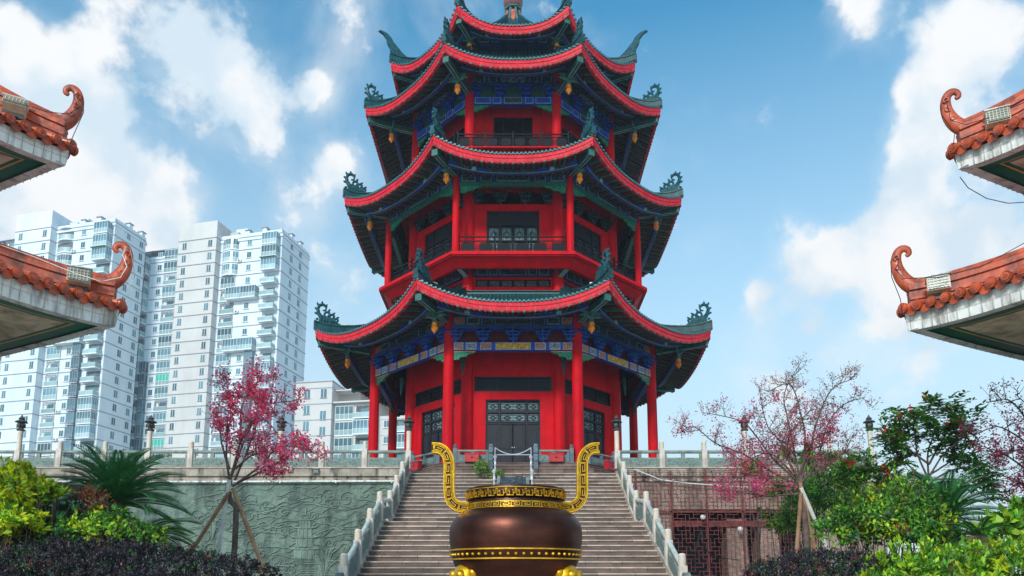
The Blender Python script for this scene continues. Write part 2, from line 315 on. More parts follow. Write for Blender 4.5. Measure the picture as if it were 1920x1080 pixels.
# plinth: octagonal block with three steps round it
mb = MB()
for i, (R, z0, z1) in enumerate(((11.32, -.02, .26), (10.8, .26, .52), (10.3, .52, PZ))):
    mb.lathe([(R, z0), (R, z1-.05), (R+.03, z1-.045), (R+.03, z1)], n=8, ang=R_(22.5))
mb.build('plinth', [M['step']], pag)
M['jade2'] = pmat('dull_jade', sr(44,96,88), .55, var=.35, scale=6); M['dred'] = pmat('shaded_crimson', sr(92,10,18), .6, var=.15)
# ---------------------------------------------------------------- beams with painted panels
def painted(mb, L2, y, z0, z1, pal, th=.3):
    """beam across a bay; inlays proud of its outer face. mats: 0 base 1 line 2.. panels"""
    mb.b2(-L2, L2, y, y+th, z0, z1, 0)
    h = z1-z0; f = y-.004
    segs = pal
    for (a, b, m, ins) in segs:
        for sg in (-1, 1):
            if a < 0 and sg < 0: continue
            x0, x1 = (sg*a*L2, sg*b*L2) if a >= 0 else (-b*L2, b*L2)
            if x0 > x1: x0, x1 = x1, x0
            mb.b2(x0, x1, f-.012, f+.004, z0+h*.08, z1-h*.08, 1)
            mb.b2(x0+.03, x1-.03, f-.020, f-.002, z0+h*ins, z1-h*ins, m)
# segs: (from, to, material, inset) in half lengths; first is the centre panel
SEG = [(-1, .29, 2, .14), (.36, .54, 3, .14), (.60, .78, 4, .2), (.82, .97, 3, .14)]
def beam8(name, R, z0, z1, mats, segs=SEG, th=.3, L2=None, parent=pag):
    mb = MB(); painted(mb, (L2 or S8*R-.2), -A8*R-th/2, z0, z1, segs, th)
    return ring8(mb.build(name, mats, parent))
def bracket_row(mb, L2, y, z0, z1, n, m0=0, m1=1, mdark=2):
    h = z1-z0
    for i in range(n+2):
        x = -L2+2*L2*i/(n+1)
        if i in (0, n+1): x *= .96
        wd = min(.85, L2*2/(n+1)*.7)
        for r, (wf, zf0, zf1, dp) in enumerate(((.18, 0, .16, .16), (.55, .17, .33, .20), (.75, .5, .62, .28), (1.0, .72, .82, .36))):
            mb.b2(x-wd*wf/2, x+wd*wf/2, y-dp, y+.1, z0+h*zf0, z0+h*zf1, m0)
            for q in ((-.5, .5) if r == 0 else (-.5, 0, .5)):
                if r:
                    bx = x+wd*wf*q
                    mb.b2(bx-.07, bx+.07, y-dp-.06, y+.02, z0+h*zf1, z0+h*(zf1+.15), m1 if (r+int(q*2)) % 2 else m0)
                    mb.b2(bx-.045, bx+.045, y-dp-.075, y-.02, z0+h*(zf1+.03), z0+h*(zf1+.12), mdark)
def lattice_panel(mb, x0, x1, z0, z1, y, m=0, pane=1, motifs=1):
    """frame of fretwork bars in front of a pane"""
    mb.b2(x0, x1, y+.02, y+.035, z0, z1, pane)
    b = .022; W = x1-x0; H = z1-z0
    def hb(a, c, z): mb.b2(a, c, y-.02, y+.02, z-b/2, z+b/2, m)
    def vb(x, a, c): mb.b2(x-b/2, x+b/2, y-.018, y+.018, a, c, m)
    i = min(W, H)*.12
    hb(x0, x1, z0+i); hb(x0, x1, z1-i); vb(x0+i, z0, z1); vb(x1-i, z0, z1)
    for k in range(motifs):
        cx = x0+W*(k+.5)/motifs; cz = (z0+z1)/2; rx = W/motifs*.28; rz = H*.26
        hb(cx-rx, cx+rx, cz+rz*.5); hb(cx-rx, cx+rx, cz-rz*.5); vb(cx-rx*.5, cz-rz, cz+rz); vb(cx+rx*.5, cz-rz, cz+rz)
        hb(cx-rx*1.6, cx-rx*.5, cz); hb(cx+rx*.5, cx+rx*1.6, cz); vb(cx, cz+rz*.5, z1); vb(cx, z0, cz-rz*.5)
        for s in (-1, 1):
            hb(cx-rx*.5, cx+rx*.5, cz+s*rz)
            vb(cx+s*rx, cz-rz*.5, cz+rz*.5)
        if k: vb(x0+W*k/motifs, z0, z1)
# ---------------------------------------------------------------- walls
def wall8(name, R, z0, z1, openings, pier_r, th=.28):
    """one octagonal wall: openings = list of (half width, z0, z1) stacked upwards"""
    mb = MB(); L = S8*R; ap = A8*R
    for k in range(8):
        rz = R_(45*k); ca, sa = math.cos(rz), math.sin(rz)
        def q(x0, x1, a, b, y0=-ap, y1=-ap+th):
            c = ((x0+x1)/2, (y0+y1)/2)
            mb.box((c[0]*ca-c[1]*sa, c[0]*sa+c[1]*ca, (a+b)/2), (x1-x0, y1-y0, b-a), 0, rz)
        z = z0
        for hw, a, b in openings:
            if a > z+.01: q(-L, L, z, a)
            q(-L, -hw, a, b); q(hw, L, a, b); z = b
        if z1 > z+.01: q(-L, L, z, z1)
    o = mb.build(name, M['red'], pag)
    return o
def corner_columns(name, R, z0, z1, r, base=False, taper=.92):
    mb = MB(); c = corner(R, 0)
    prof = [(r, z0), (r, z0+(z1-z0)*.35), (r*taper, z1)]
    if base: prof = [(r*1.35, z0), (r*1.4, z0+.1), (r*1.3, z0+.22), (r*1.02, z0+.24), (r, z0+.26)]+prof[1:]
    mb.lathe(prof, (c.x, c.y, 0), 20)
    return ring8(mb.build(name, M['red'], pag, smooth=40))
# ---- first storey
Rw = 7.2
zb1a, zb1b = Zl(658.5, 9.59), Zl(643, 9.59)  # painted beam
zt1 = Zl(590, 9.59)
corner_columns('column', 9.59, PZ, zt1, .315, True)
door_t, cl_b, cl_t = Zl(749, Rw), Zl(734, Rw), Zl(706, Rw)
wall8('wall', Rw, PZ, zt1+.2, [(1.63, PZ+.05, door_t), (2.32, cl_b, cl_t)], .35)
corner_columns('wall_column', Rw, PZ, zt1, .37)
beam8('painted_beam', 9.59, zb1a, zb1b, [M['blue'], M['line'], M['goldp'], M['rosep'], M['bluep']])
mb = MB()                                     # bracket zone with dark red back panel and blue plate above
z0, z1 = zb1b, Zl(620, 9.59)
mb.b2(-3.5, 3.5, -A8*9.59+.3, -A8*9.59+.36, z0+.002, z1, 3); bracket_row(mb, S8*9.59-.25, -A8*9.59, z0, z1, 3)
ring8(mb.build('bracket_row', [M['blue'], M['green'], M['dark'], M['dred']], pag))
beam8('plate_beam', 9.66, z1+.003, Zl(612, 9.59), [M['blue'], M['navy'], M['navy'], M['blue'], M['navy']], [(-1, .95, 2, .2)], .5)
beam8('upper_beam', 9.62, Zl(612, 9.59)+.003, Zl(596, 9.59), [M['navy'], M['line'], M['darkp'], M['rosep'], M['darkp']], [(-1, .3, 2, .14), (.34, .52, 5, .1), (.56, .76, 4, .18), (.8, .97, 3, .1)][:1]+[(.34, .52, 4, .1), (.56, .76, 2, .18), (.8, .97, 3, .12)])
def carved_corner(R, zt, w_, h, mat, m2=None):
    L = S8*R-.25; res = []
    for sg in (-1, 1):
        mb = MB()
        poly = [(0, 0), (-w_, 0), (-w_*.92, -h*.22), (-w_*.7, -h*.34), (-w_*.6, -h*.62), (-w_*.32, -h*.72), (-w_*.25, -h), (0, -h)]
        if sg < 0: poly = [(-a, b) for a, b in poly][::-1]
        Mx = Matrix.Translation((sg*L, -A8*R, zt)) @ Matrix.Rotation(R_(90), 4, 'X')
        mb.extr(poly, Mx, .12, 0)
        mb.b2(sg*(L-w_), sg*L, -A8*R-.08, -A8*R+.08, zt-.05, zt-.002, 1)
        ring8(mb.build('carved_bracket', [mat, m2 or M['gold']], pag))
carved_corner(9.59, zb1a-.02, 1.25, .5, M['carve'])
# doors of the first storey
def door_leafs(hw, z0, z1, R, leaf_top, nrow, name='door'):
    mb = MB(); y = -A8*R+.14
    mb.b2(-hw, hw, y+.09, y+.13, z0, z1, 2)
    f = .07
    mb.b2(-hw, -hw+f, y-.05, y+.08, z0, z1, 0); mb.b2(hw-f, hw, y-.05, y+.08, z0, z1, 0); mb.b2(-hw+f, hw-f, y-.05, y+.08, z1-f, z1, 0)
    for x in (-hw*.5, hw*.5): mb.b2(x-.045, x+.045, y-.05, y+.08, z0, z1-f, 0)
    mb.b2(-hw+f, hw-f, y-.055, y+.08, leaf_top, leaf_top+f, 0)
    if nrow:
        H = (z1-f-leaf_top-f)/nrow
        for r in range(nrow):
            a = leaf_top+f+r*H
            if r: mb.b2(-hw+f, hw-f, y-.053, y+.08, a-.05, a+.05, 0)
            for (x0, x1, mm) in ((-hw+f+.07, -hw*.5-.11, 1), (-hw*.5+.11, hw*.5-.11, 2), (hw*.5+.11, hw-f-.07, 1)):
                mb.b2(x0-.06, x1+.06, y+.03, y+.05, a+.06, a+H-.06, 0)
                lattice_panel(mb, x0, x1, a+.14, a+H-.14, y+.0, 0, 1, mm)
    return mb, y
mb, y = door_leafs(1.63, PZ+.05, door_t, Rw, Zl(795, Rw), 2)
lt = Zl(795, Rw)
for x0 in (-1.56, -.77, .03, .86):
    x1 = x0+.70
    mb.b2(x0, x1, y+.0, y+.05, PZ+.06, lt, 0)
    for (a, b) in ((.05, .32), (.36, .42), (.46, .96)):
        za = PZ+.06+(lt-PZ)*a; zb_ = PZ+.06+(lt-PZ)*(b-.02)
        mb.b2(x0+.09, x1-.09, y-.025, y, za, zb_, 0); mb.b2(x0+.15, x1-.15, y-.04, y-.02, za+.06, zb_-.06, 0)
doors = ring8(mb.build('door', [M['wood'], M['pane'], M['dark']], pag))
for d in doors:
    hb = MB()
    for x in (-.05, .08): hb.lathe([(.0, 0), (.03, .0), (.03, .06), (0, .06)], (x, y-.07, lt*.5+PZ*.5), 8)
    h = hb.build('handle', [M['cast']], d)
mb = MB(); yy = -A8*Rw+.1
mb.b2(-2.32, 2.32, yy+.05, yy+.08, cl_b, cl_t, 1)
for x in (-2.28, -.95, .95, 2.28): mb.b2(x-.05, x+.05, yy-.04, yy+.05, cl_b, cl_t, 0)
for z in (cl_b+.04, cl_t-.04): mb.b2(-2.32, 2.32, yy-.045, yy+.05, z-.04, z+.04, 0)
for xa, xb in ((-2.2, -1.03), (-.87, .87), (1.03, 2.2)):
    n = int((xb-xa)/.19)
    for i in range(1, n): mb.b2(xa+(xb-xa)*i/n-.012, xa+(xb-xa)*i/n+.012, yy+.0, yy+.03, cl_b+.12+(i % 2)*.2, cl_t-.12-(i % 3)*.12, 2)
    for q in (.25, .5, .75): mb.b2(xa+.1, xb-.1, yy, yy+.03, cl_b+(cl_t-cl_b)*q-.012, cl_b+(cl_t-cl_b)*q+.012, 2)
ring8(mb.build('window', [M['lattice'], M['dark'], M['wood']], pag))
# lantern bracket hung from the inner corner below the beam
mb = MB(); c = corner(Rw+.62, zb1a-.25)
mb.tube([c+Vector((0, 0, .5)), c, c+Vector((0.02, -.05, -.7))], [.16, .13, .02], 6)
ring8(mb.build('corner_strut', [M['dgreen']], pag))

# ---------------------------------------------------------------- roofs
def make_roof(R, zc, zm, Rin, zin, Rs, zs, rib=.235, name='roof', fh=.50, vexp=1.35, Rtop=None, inw=.28, hipw=.16):
    """zc/zm: top of the fascia at corner / middle; Rin,zin: where the tiles meet the drum; Rs,zs: inner edge of the soffit"""
    Le = S8*R; ap = A8*R; EX = 2.5
    def edge(s): a = abs(s)**EX; return (s*Le, ap-inw*(1-a), zm+(zc-zm)*a)
    def surf(s, v, dz=0):
        x, r, z = edge(s); ri = A8*Rin; xi = s*S8*Rin
        g = v**vexp*.72+v*.28
        # corner lift dies away up the slope
        zl = zm+(zc-zm)*abs(s)**EX*(1-v)**2.2
        return Vector((x+(xi-x)*v, -(r+(ri-r)*v), zl+(zin-zm)*g+dz))
    def under(s, v, dz=0):
        x, r, z = edge(s); ri = A8*Rs; xi = s*S8*Rs
        return Vector((x+(xi-x)*v, -(r+(ri-r)*v), (z-fh*.9)*(1-v)+zs*v+dz))
    nv = 8; ns = 24
    root = MB()
    S = [-1+2*i/ns for i in range(ns+1)]
    top = MB(); top.grid([[surf(s, v/nv, .03) for s in S] for v in range(nv+1)], 0)
    # tile ribs: half-round rows running down the slope, each ending in a round tile
    n = int(2*Le/rib)
    for i in range(n+1):
        s = -1+2*i/n
        s *= .985
        # a rib keeps its distance from the centre line until it meets the hip
        x0 = s*Le; xi_lim = 1.0
        pts = []
        for j in range(nv+1):
            v = j/nv; halfw = Le+(S8*Rin-Le)*v
            if abs(x0) > halfw-.02:
                vv = (Le-abs(x0)+.0)/(Le-S8*Rin) if Le > S8*Rin else 1
                vv = max(0.0, min(1, vv)); pts.append(surf(math.copysign(1, s), vv, .06)); break
            pts.append(surf(x0/halfw, v, .06))
        if len(pts) < 2: continue
        ov = surf(s, 0, .06)+Vector((0, -.10, .0)); pts[0] = ov
        top.tube(pts, .058, 6, 0, cap=False)
        # end disc
        c = ov; k = 8; vs = [c+Vector((.066*math.cos(2*math.pi*q/k), -.005, .066*math.sin(2*math.pi*q/k))) for q in range(k)]
        vs2 = [p+Vector((0, .05, 0)) for p in vs]
        top.add(vs+vs2, [tuple(range(k))]+[(q, (q+1) % k, k+(q+1) % k, k+q) for q in range(k)], 1)
        # drip tile between the rounds
        if i < n:
            sm = (-1+2*(i+.5)/n)*.985; p = surf(sm, 0, .0)+Vector((0, -.07, 0))
            top.add([p+Vector((-.08, 0, .05)), p+Vector((.08, 0, .05)), p+Vector((.045, 0, 0)), p+Vector((0, 0, -.035)), p+Vector((-.045, 0, 0))], [(0, 1, 2, 3, 4)], 1)
    # join eight slopes
    full = MB()
    for k in range(8):
        rz = Matrix.Rotation(R_(45*k), 3, 'Z')
        b = len(full.v); full.v += [tuple(rz @ Vector(p)) for p in top.v]; full.f += [tuple(b+i for i in f) for f in top.f]; full.m += top.m
    roof = full.build(name, [M['tile'], M['tileend']], pag, smooth=50)
    # fascia board
    fb = MB(); ns2 = 40; S2 = [-1+2*i/ns2 for i in range(ns2+1)]
    rows = [[], [], [], [], [], []]
    for s in S2:
        x, r, z = edge(s); sl = EX*(zc-zm)*abs(s)**(EX-1)/Le; hh = fh*math.sqrt(1+sl*sl)
        lx = 1 if abs(s) < .999 else 1
        rr = r+.02; f = x/r
        rows[0].append(Vector((x, -r+.16, z-.0))); rows[1].append(Vector((x+.0, -rr, z)))
        rows[2].append(Vector((x, -rr, z-hh*.45))); rows[3].append(Vector((x*.997, -rr+.035, z-hh*.47))); rows[4].append(Vector((x*.997, -rr+.035, z-hh))); rows[5].append(Vector((x*.99, -r+.2, z-hh)))
    fb.grid(rows, 0)
    fas = ring8(fb.build('eave_board', [M['fascia']], roof))
    # soffit with rafters
    sf = MB(); sf.grid([[under(s, v/6) for s in S] for v in range(7)], 0)
    nr = int(2*Le/.3)
    for i in range(nr+1):
        s = (-1+2*i/nr)*.98; x0 = s*Le; pts = []
        for j in range(7):
            v = j/6; hw = Le+(S8*Rs-Le)*v
            if abs(x0) > hw: break
            pts.append(under(x0/hw, v, -.05))
        if len(pts) < 2:
            pts = [under(s, 0, -.05), under(s, .12, -.05)]
        for a, b in zip(pts[:-1], pts[1:]): sf.bar(a, b, .055, -.07, .05, 1 if i % 2 else 2)
    sof = ring8(sf.build('soffit', [M['soffit'], M['rafter'], M['rafter2']], roof))
    # hip ridge on the corner: from the tip up to the drum
    hp = MB(); pts = []
    for j in range(13):
        v = j/12*.97; p = surf(1, v, 0); d = Vector((S8, -A8, 0)); p = Vector((p.x, p.y, p.z)); pts.append(p+Vector((0, 0, .14)))
    pts[0] = pts[0]+Vector((S8*.12, -A8*.12, .06))
    for w0, lo, hi in ((.17, -.15, .1), (.12, .1, .3), (.17, .3, .38)):
        for a, b in zip(pts[:-1], pts[1:]): hp.bar(a, b, w0, lo, hi, 0)
    hips = ring8(hp.build('hip_ridge', [M['tile']], roof))
    return roof, edge, surf, under
def spiral(cx, cy, r0, r1, a0, a1, n=14):
    return [(cx+(r0+(r1-r0)*i/n)*math.cos(a0+(a1-a0)*i/n), cy+(r0+(r1-r0)*i/n)*math.sin(a0+(a1-a0)*i/n)) for i in range(n+1)]
def ornament(roof, R, z, s=1.0, kind='dragon'):
    """ridge-end beast on each corner; x = outwards, y = up in its own plane"""
    e = Vector((S8, -A8, 0)); o = corner(R, z)
    Mx = Matrix(((e.x, 0, -e.y, o.x), (e.y, 0, e.x, o.y), (0, 1, 0, o.z), (0, 0, 0, 1)))
    mb = MB()
    P = lambda x, y, d=0: Mx @ Vector((x*s, y*s, d*s))
    if kind == 'dragon':
        mb.extr([(x*s, y*s) for x, y in [(-1.55, -.1), (.22, -.2), (.34, .1), (.2, .62), (-.05, .72), (-.35, .62), (-.75, .5), (-1.1, .22)]], Mx, .24*s, 0)
        body = [(.1, .55), (.3, .85), (.36, 1.15), (.22, 1.42), (-.02, 1.48), (-.2, 1.32), (-.15, 1.1), (.03, 1.06)]
        mb.tube([P(*p) for p in body], [.16*s, .13*s, .12*s, .11*s, .1*s, .08*s, .07*s, .05*s], 6)
        for cx, cy, r in ((-.3, .82, .25), (-.62, .72, .2), (-.9, .5, .16)):
            mb.tube([P(*p) for p in spiral(cx, cy, r*s if 0 else r, r*.3, -1.2, 5.0)], .08*s, 6)
        for (a, b, c_, d) in ((.36, 1.1, .6, 1.28), (.3, 1.38, .42, 1.68), (.05, 1.48, .08, 1.8), (-.18, 1.36, -.28, 1.62), (-.35, 1.05, -.5, 1.3), (-.65, .9, -.85, 1.08), (-.9, .65, -1.12, .82), (.36, .8, .62, .92), (.3, .45, .52, .45)):
            mb.tube([P(a, b), P((a+c_)/2+.03, (b+d)/2-.02), P(a+(c_-a)*.75, b+(d-b)*.75)], [.085*s, .07*s, .02*s], 5)
        for q in range(7):
            mb.tube([P(.1-.2*q, .1, .12), P(.16-.2*q, .36-.02*q, .15), P(.04-.2*q, .42-.03*q, .12)], [.03*s, .05*s, .02*s], 5)
    else:
        pts = [(-1.75, -.1), (.1, -.15), (.35, .1), (.62, .62), (.66, .95), (.9, 1.35), (.95, 1.75), (1.25, 2.1), (1.6, 2.26), (1.45, 2.35), (1.0, 2.25), (.62, 1.95), (.4, 1.55), (.1, 1.25), (-.25, .85), (-.8, .45), (-1.3, .2)]
        mb.extr([(x*s*.9, y*s*.85) for x, y in pts], Mx, .2*s, 0)
        mb.tube([P(x*.9, y*.85) for x, y in pts[7:]], .06*s, 5)
    orn = mb.build('ridge_ornament', [M['dragon']], roof)
    mb = MB(); c = P(-1.62, .12)
    if kind == 'dragon':
        mb.box(c, (.16*s, .16*s, .26*s)); mb.box(c+Vector((0, 0, .16*s)), (.26*s, .26*s, .1*s)); 
        x = mb.build('small_lamp', [M['white']], orn)
    return ring8(orn)
def pendant(roof, R, zbot, gold_h, hip0, hip1):
    c = corner(R, zbot); mb = MB(); g = gold_h
    mb.lathe([(.02, -.14), (.07, -.06), (.11, 0), (.15, g*.2), (.16, g*.45), (.14, g*.62), (.165, g*.68), (.165, g*.92), (.12, g)], tuple(c), 12)
    for i in range(8):
        a = i*math.pi/4; mb.tube([c+Vector((.13*math.cos(a), .13*math.sin(a), g*.05)), c+Vector((.17*math.cos(a), .17*math.sin(a), g*.35)), c+Vector((.13*math.cos(a), .13*math.sin(a), g*.6))], [.02, .03, .01], 5)
    pen = mb.build('pendant', [M['gold']], roof, smooth=40)
    m2 = MB(); m2.lathe([(.14, g), (.16, g+.12), (.11, g+.14), (.11, g+.9)], tuple(c), 8)
    t = Vector((A8, S8, 0)); e = Vector((S8, -A8, 0))
    for sg in (-1, 1):
        for up in (0, .22):
            m2.tube([c+Vector((0, 0, g+.25+up)), c+t*sg*.35+Vector((0, 0, g+.42+up)), c+t*sg*.72+Vector((0, 0, g+.36+up))], [.09, .15, .02], 6, flat=.6)
    m2.tube([c+Vector((0, 0, g+.3)), c+e*.3+Vector((0, 0, g+.5)), c+e*.42+Vector((0, 0, g+.8))], [.08, .1, .03], 6)
    m2.build('wing_carving', [M['jade2']], pen)
    # hip beam from the corner down to the post and in to the column
    m3 = MB(); m3.bar(hip0, hip1, .16, -.2, .12, 0)
    for w_ in (-.1, .1):
        off = t*w_; m3.bar(hip0+off, hip1+off, .015, -.215, -.19, 1)
    m3.bar(hip0, hip0+e*.06, .19, -.24, .16, 2)
    m3.build('hip_beam', [M['dgreen'], M['line'], M['jade2']], pen)
    return ring8(pen)
def purlin(roof, edge, under, v0, h, mats, pal=True):
    """curved painted beam following the eave, hung under the soffit"""
    mb = MB(); n = 28; 
    for i in range(n):
        s0, s1 = (-1+2*i/n)*.93, (-1+2*(i+1)/n)*.93
        a, b = under(s0, v0), under(s1, v0)
        mb.bar(a, b, .12, -h, -.02, 0)
        u = abs((s0+s1)/2)
        m = 2 if u < .3 else 3 if .36 < u < .52 else 2 if .58 < u < .8 else 3
        if .3 <= u <= .36 or .52 <= u <= .58: m = 1
        a2, b2 = a+Vector((0, -.128, 0)), b+Vector((0, -.128, 0))
        mb.bar(a2, b2, .006, -h*.85, -h*.2, m)
        mb.bar(a2, b2, .008, -h*.99, -h*.93, 1)
    return ring8(mb.build('purlin', mats, roof))
def rafter_ends(mb, R, z, n=9): pass
def mid(py, R, inw=.28): return zz(py, YC-A8*R+inw)-ZB
CW = ZB-EYE   # camera-relative to local offset
dk = [M['navy'], M['line'], M['darkp'], M['blue']]
# roof 1
z1c = 17.27-CW; r1, e1, s1, u1 = make_roof(13.42, z1c, mid(566.7, 13.42), 7.55, Zl(553, 7.55), 9.3, zt1+.05)
Rp = 11.35; pz = zz(621, YC-A8*Rp)-ZB
pendant(r1, Rp, pz, .5, corner(13.15, z1c-.85), corner(10.0, pz+1.2)); ornament(r1, 13.0, z1c+.3, .95)
purlin(r1, e1, u1, .42, .36, dk)
# roof 2
z2c = 26.57-CW; R2 = 11.92; z2in = Zl(284.5, 8.6)
zs2 = Zl(330, 8.94)
r2, e2, s2, u2 = make_roof(R2, z2c, mid(290, R2), 7.8, Zl(283, 7.8)-.1, 8.7, zs2)
Rp = 10.22; pz = zz(341, YC-A8*Rp)-ZB
pendant(r2, Rp, pz, .5, corner(R2-.27, z2c-.85), corner(9.1, pz+1.2)); ornament(r2, R2-.4, z2c+.3, .95)
purlin(r2, e2, u2, .42, .36, dk)
# roof 3
z3c = 33.34-CW; R3 = 10.75; zs3 = Zl(136, 7.22)
r3, e3, s3, u3 = make_roof(R3, z3c, mid(113, R3), 5.9, Zl(84, 5.9)-.3, 7.0, zs3)
Rp = 8.94; pz = zz(173.5, YC-A8*Rp)-ZB
pendant(r3, Rp, pz, .5, corner(R3-.27, z3c-.85), corner(7.5, pz+1.1)); ornament(r3, R3-.4, z3c+.3, .95)
purlin(r3, e3, u3, .45, .36, dk)
# roof 4
z4c = 37.27-CW; R4 = 9.11
r4, e4, s4, u4 = make_roof(R4, z4c, mid(50, R4), 1.1, zz(52, YC)-ZB-.2, 6.6, Zl(70, 6.6), vexp=1.7)
Rp = 7.32; pz = zz(95.5, YC-A8*Rp)-ZB
pendant(r4, Rp, pz, .5, corner(R4-.27, z4c-.85), corner(6.3, pz+1.0)); ornament(r4, R4-.45, z4c+.25, .95, 'swoop')
purlin(r4, e4, u4, .55, .4, dk)
# ridge round the drum above roof 1
def drum_ridge(R, z, h=.4):
    mb = MB(); L = S8*R
    mb.b2(-L, L, -A8*R, -A8*R+.3, z-.2, z+h*.4, 0); mb.b2(-L-.03, L+.03, -A8*R-.05, -A8*R+.3, z+h*.4, z+h*.55, 1); mb.b2(-L, L, -A8*R+.02, -A8*R+.3, z+h*.55, z+h*.85, 0); mb.b2(-L-.03, L+.03, -A8*R-.06, -A8*R+.3, z+h*.85, z+h, 0)
    ring8(mb.build('drum_ridge', [M['tile'], M['tileend']], pag))
drum_ridge(7.75, Zl(555, 7.75), .34)
drum_ridge(6.05, Zl(84, 6.05)-.3, .45)
# ---- waist under the balcony
slab_t = 20.70-CW; slab_b = slab_t-.14
wz0 = Zl(556, Rw)
wall8('waist_wall', Rw, wz0-.6, slab_b+.1, [(2.3, Zl(537.7, Rw), Zl(524.6, Rw))], .35)
corner_columns('waist_column', Rw, wz0-.6, slab_b, .36)
beam8('waist_beam', Rw+.1, Zl(520, Rw), Zl(503, Rw), [M['navy'], M['line'], M['darkp'], M['darkp'], M['darkp']], [(-1, .34, 2, .1), (.4, .6, 3, .1), (.66, .9, 4, .1)], .25, L2=2.4)
mb = MB(); mb.b2(-2.3, 2.3, -A8*Rw+.1, -A8*Rw+.16, Zl(537.7, Rw), Zl(524.6, Rw), 1)
for i in range(6): mb.b2(-2.2+i*.76, -2.2+i*.76+.6, -A8*Rw+.03, -A8*Rw+.09, Zl(536, Rw), Zl(526.5, Rw), 0)
ring8(mb.build('waist_window', [M['darkp'], M['dark']], pag))
mb = MB(); c = corner(Rw+.3, slab_b-.35); e = Vector((S8, -A8, 0))     # carved brackets carrying the slab corners
mb.bar(c, c+e*1.1+Vector((0, 0, .1)), .12, -.25, .12, 0); mb.bar(c+e*1.1+Vector((0, 0, .1)), c+e*1.3+Vector((0, 0, .15)), .12, -.15, .1, 0)
mb.bar(c, c+e*1.2+Vector((0, 0, .1)), .14, -.29, -.25, 1)
ring8(mb.build('slab_bracket', [M['dgreen'], M['line']], pag))
def slab(R, zt, h, name='balcony_slab', Rin=6.5):
    mb = MB()
    mb.lathe([(Rin, zt-.12), (R-1.15, zt-.12), (R-.95, zt-h), (R-.8, zt-h), (R-.72, zt-h*.92), (R-.28, zt-h*.42), (R-.1, zt-h*.38), (R-.1, zt-h*.3), (R, zt-h*.28), (R, zt), (Rin, zt)], n=8, ang=R_(22.5))
    return mb.build(name, [M['red']], pag)
slab(9.51, slab_t, .72)
# ---- second storey
col2_top = zs2
corner_columns('gallery_column', 8.94, slab_t, col2_top, .215)
d2t = Zl(395, Rw); b2b, b2t = Zl(383, Rw), Zl(360, Rw)
wall8('gallery_wall', Rw, slab_t, Zl(338, Rw)+.3, [(1.64, slab_t+.02, d2t), (2.35, b2b, b2t)], .3)
corner_columns('gallery_wall_column', Rw, slab_t, Zl(340, Rw), .36)
mb, y = door_leafs(1.64, slab_t+.02, d2t, Rw, Zl(421, Rw)-.05, 0)
zt = Zl(421, Rw)-.05
for i in range(4):
    x0 = -1.55+i*.79; x1 = x0+.72
    for x in (x0+.0, x1-.07): mb.b2(x, x+.07, y-.02, y+.05, slab_t+.02, zt, 0)
    lattice_panel(mb, x0+.08, x1-.08, zt-1.0, zt-.08, y, 0, 1, 1); lattice_panel(mb, x0+.08, x1-.08, zt-2.0, zt-1.1, y, 0, 1, 1); mb.b2(x0, x1, y-.0, y+.05, slab_t+.02, zt-2.05, 0)
mb.b2(-1.57, 1.57, y+.02, y+.06, zt+.1, d2t-.07, 0)
ring8(mb.build('gallery_door', [M['wood'], M['pane'], M['dark']], pag))
mb = MB(); mb.b2(-2.35, 2.35, -A8*Rw+.15, -A8*Rw+.2, b2b, b2t, 3); bracket_row(mb, 2.3, -A8*Rw+.1, b2b, b2t, 2)
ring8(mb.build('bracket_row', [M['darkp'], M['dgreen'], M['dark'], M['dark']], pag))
beam8('gallery_beam', 8.94, Zl(349, 8.94), Zl(338, 8.94), [M['green']]*5, [(-1, .96, 2, .2)], .24)
carved_corner(8.94, Zl(349, 8.94), 1.3, .45, M['carve'], M['green'])
beam8('upper_beam', 9.0, zs2-.5, zs2-.02, [M['navy'], M['line'], M['darkp'], M['rosep'], M['darkp']], [(-1, .3, 2, .14), (.4, .6, 4, .1), (.7, .95, 2, .12)])
def railing(R, z0, h, nposts, mats=None):
    mb = MB(); L = S8*R-.05; y = -A8*R
    mb.b2(-L, L, y-.035, y+.035, z0+h-.07, z0+h, 0); mb.b2(-L, L, y-.025, y+.025, z0+h*.74, z0+h*.79, 0); mb.b2(-L, L, y-.03, y+.03, z0+.05, z0+.12, 0)
    for i in range(nposts+1):
        x = -L+.05+2*(L-.05)*i/nposts; mb.b2(x-.05, x+.05, y-.05, y+.05, z0, z0+h+.12, 0); mb.lathe([(.0, 0), (.05, .02), (.06, .09), (0, .16)], (x, y, z0+h+.12), 6)
        if i < nposts:
            w_ = 2*(L-.05)/nposts
            for q in range(2):
                cx = x+w_*(q+.5)/2; rx, rz_ = w_*.19, h*.25; cz = z0+.12+h*.31
                poly = [(-rx, -rz_*.6), (-rx*.7, -rz_), (rx*.7, -rz_), (rx, -rz_*.6), (rx, rz_*.6), (rx*.7, rz_), (-rx*.7, rz_), (-rx, rz_*.6)]
                mb.extr(poly, Matrix.Translation((cx, y, cz)) @ Matrix.Rotation(R_(90), 4, 'X'), .05, 1)
                mb.tube([Vector((cx+a*1.15, y, cz+b*1.12)) for a, b in poly+poly[:1]], .018, 4)
                for dx in (-.5, .5): mb.b2(cx+dx*w_*.5-.012, cx+dx*w_*.5+.012, y-.02, y+.02, z0+.1, z0+h*.74, 0)
                mb.b2(cx-w_*.25, cx-rx, y-.015, y+.015, cz-.015, cz+.015, 0); mb.b2(cx+rx, cx+w_*.25, y-.015, y+.015, cz-.015, cz+.015, 0)
    return ring8(mb.build('railing', [M['rail'], M['rail']], pag))
railing(8.75, slab_t, Zl(443, 8.75)-slab_t, 3)
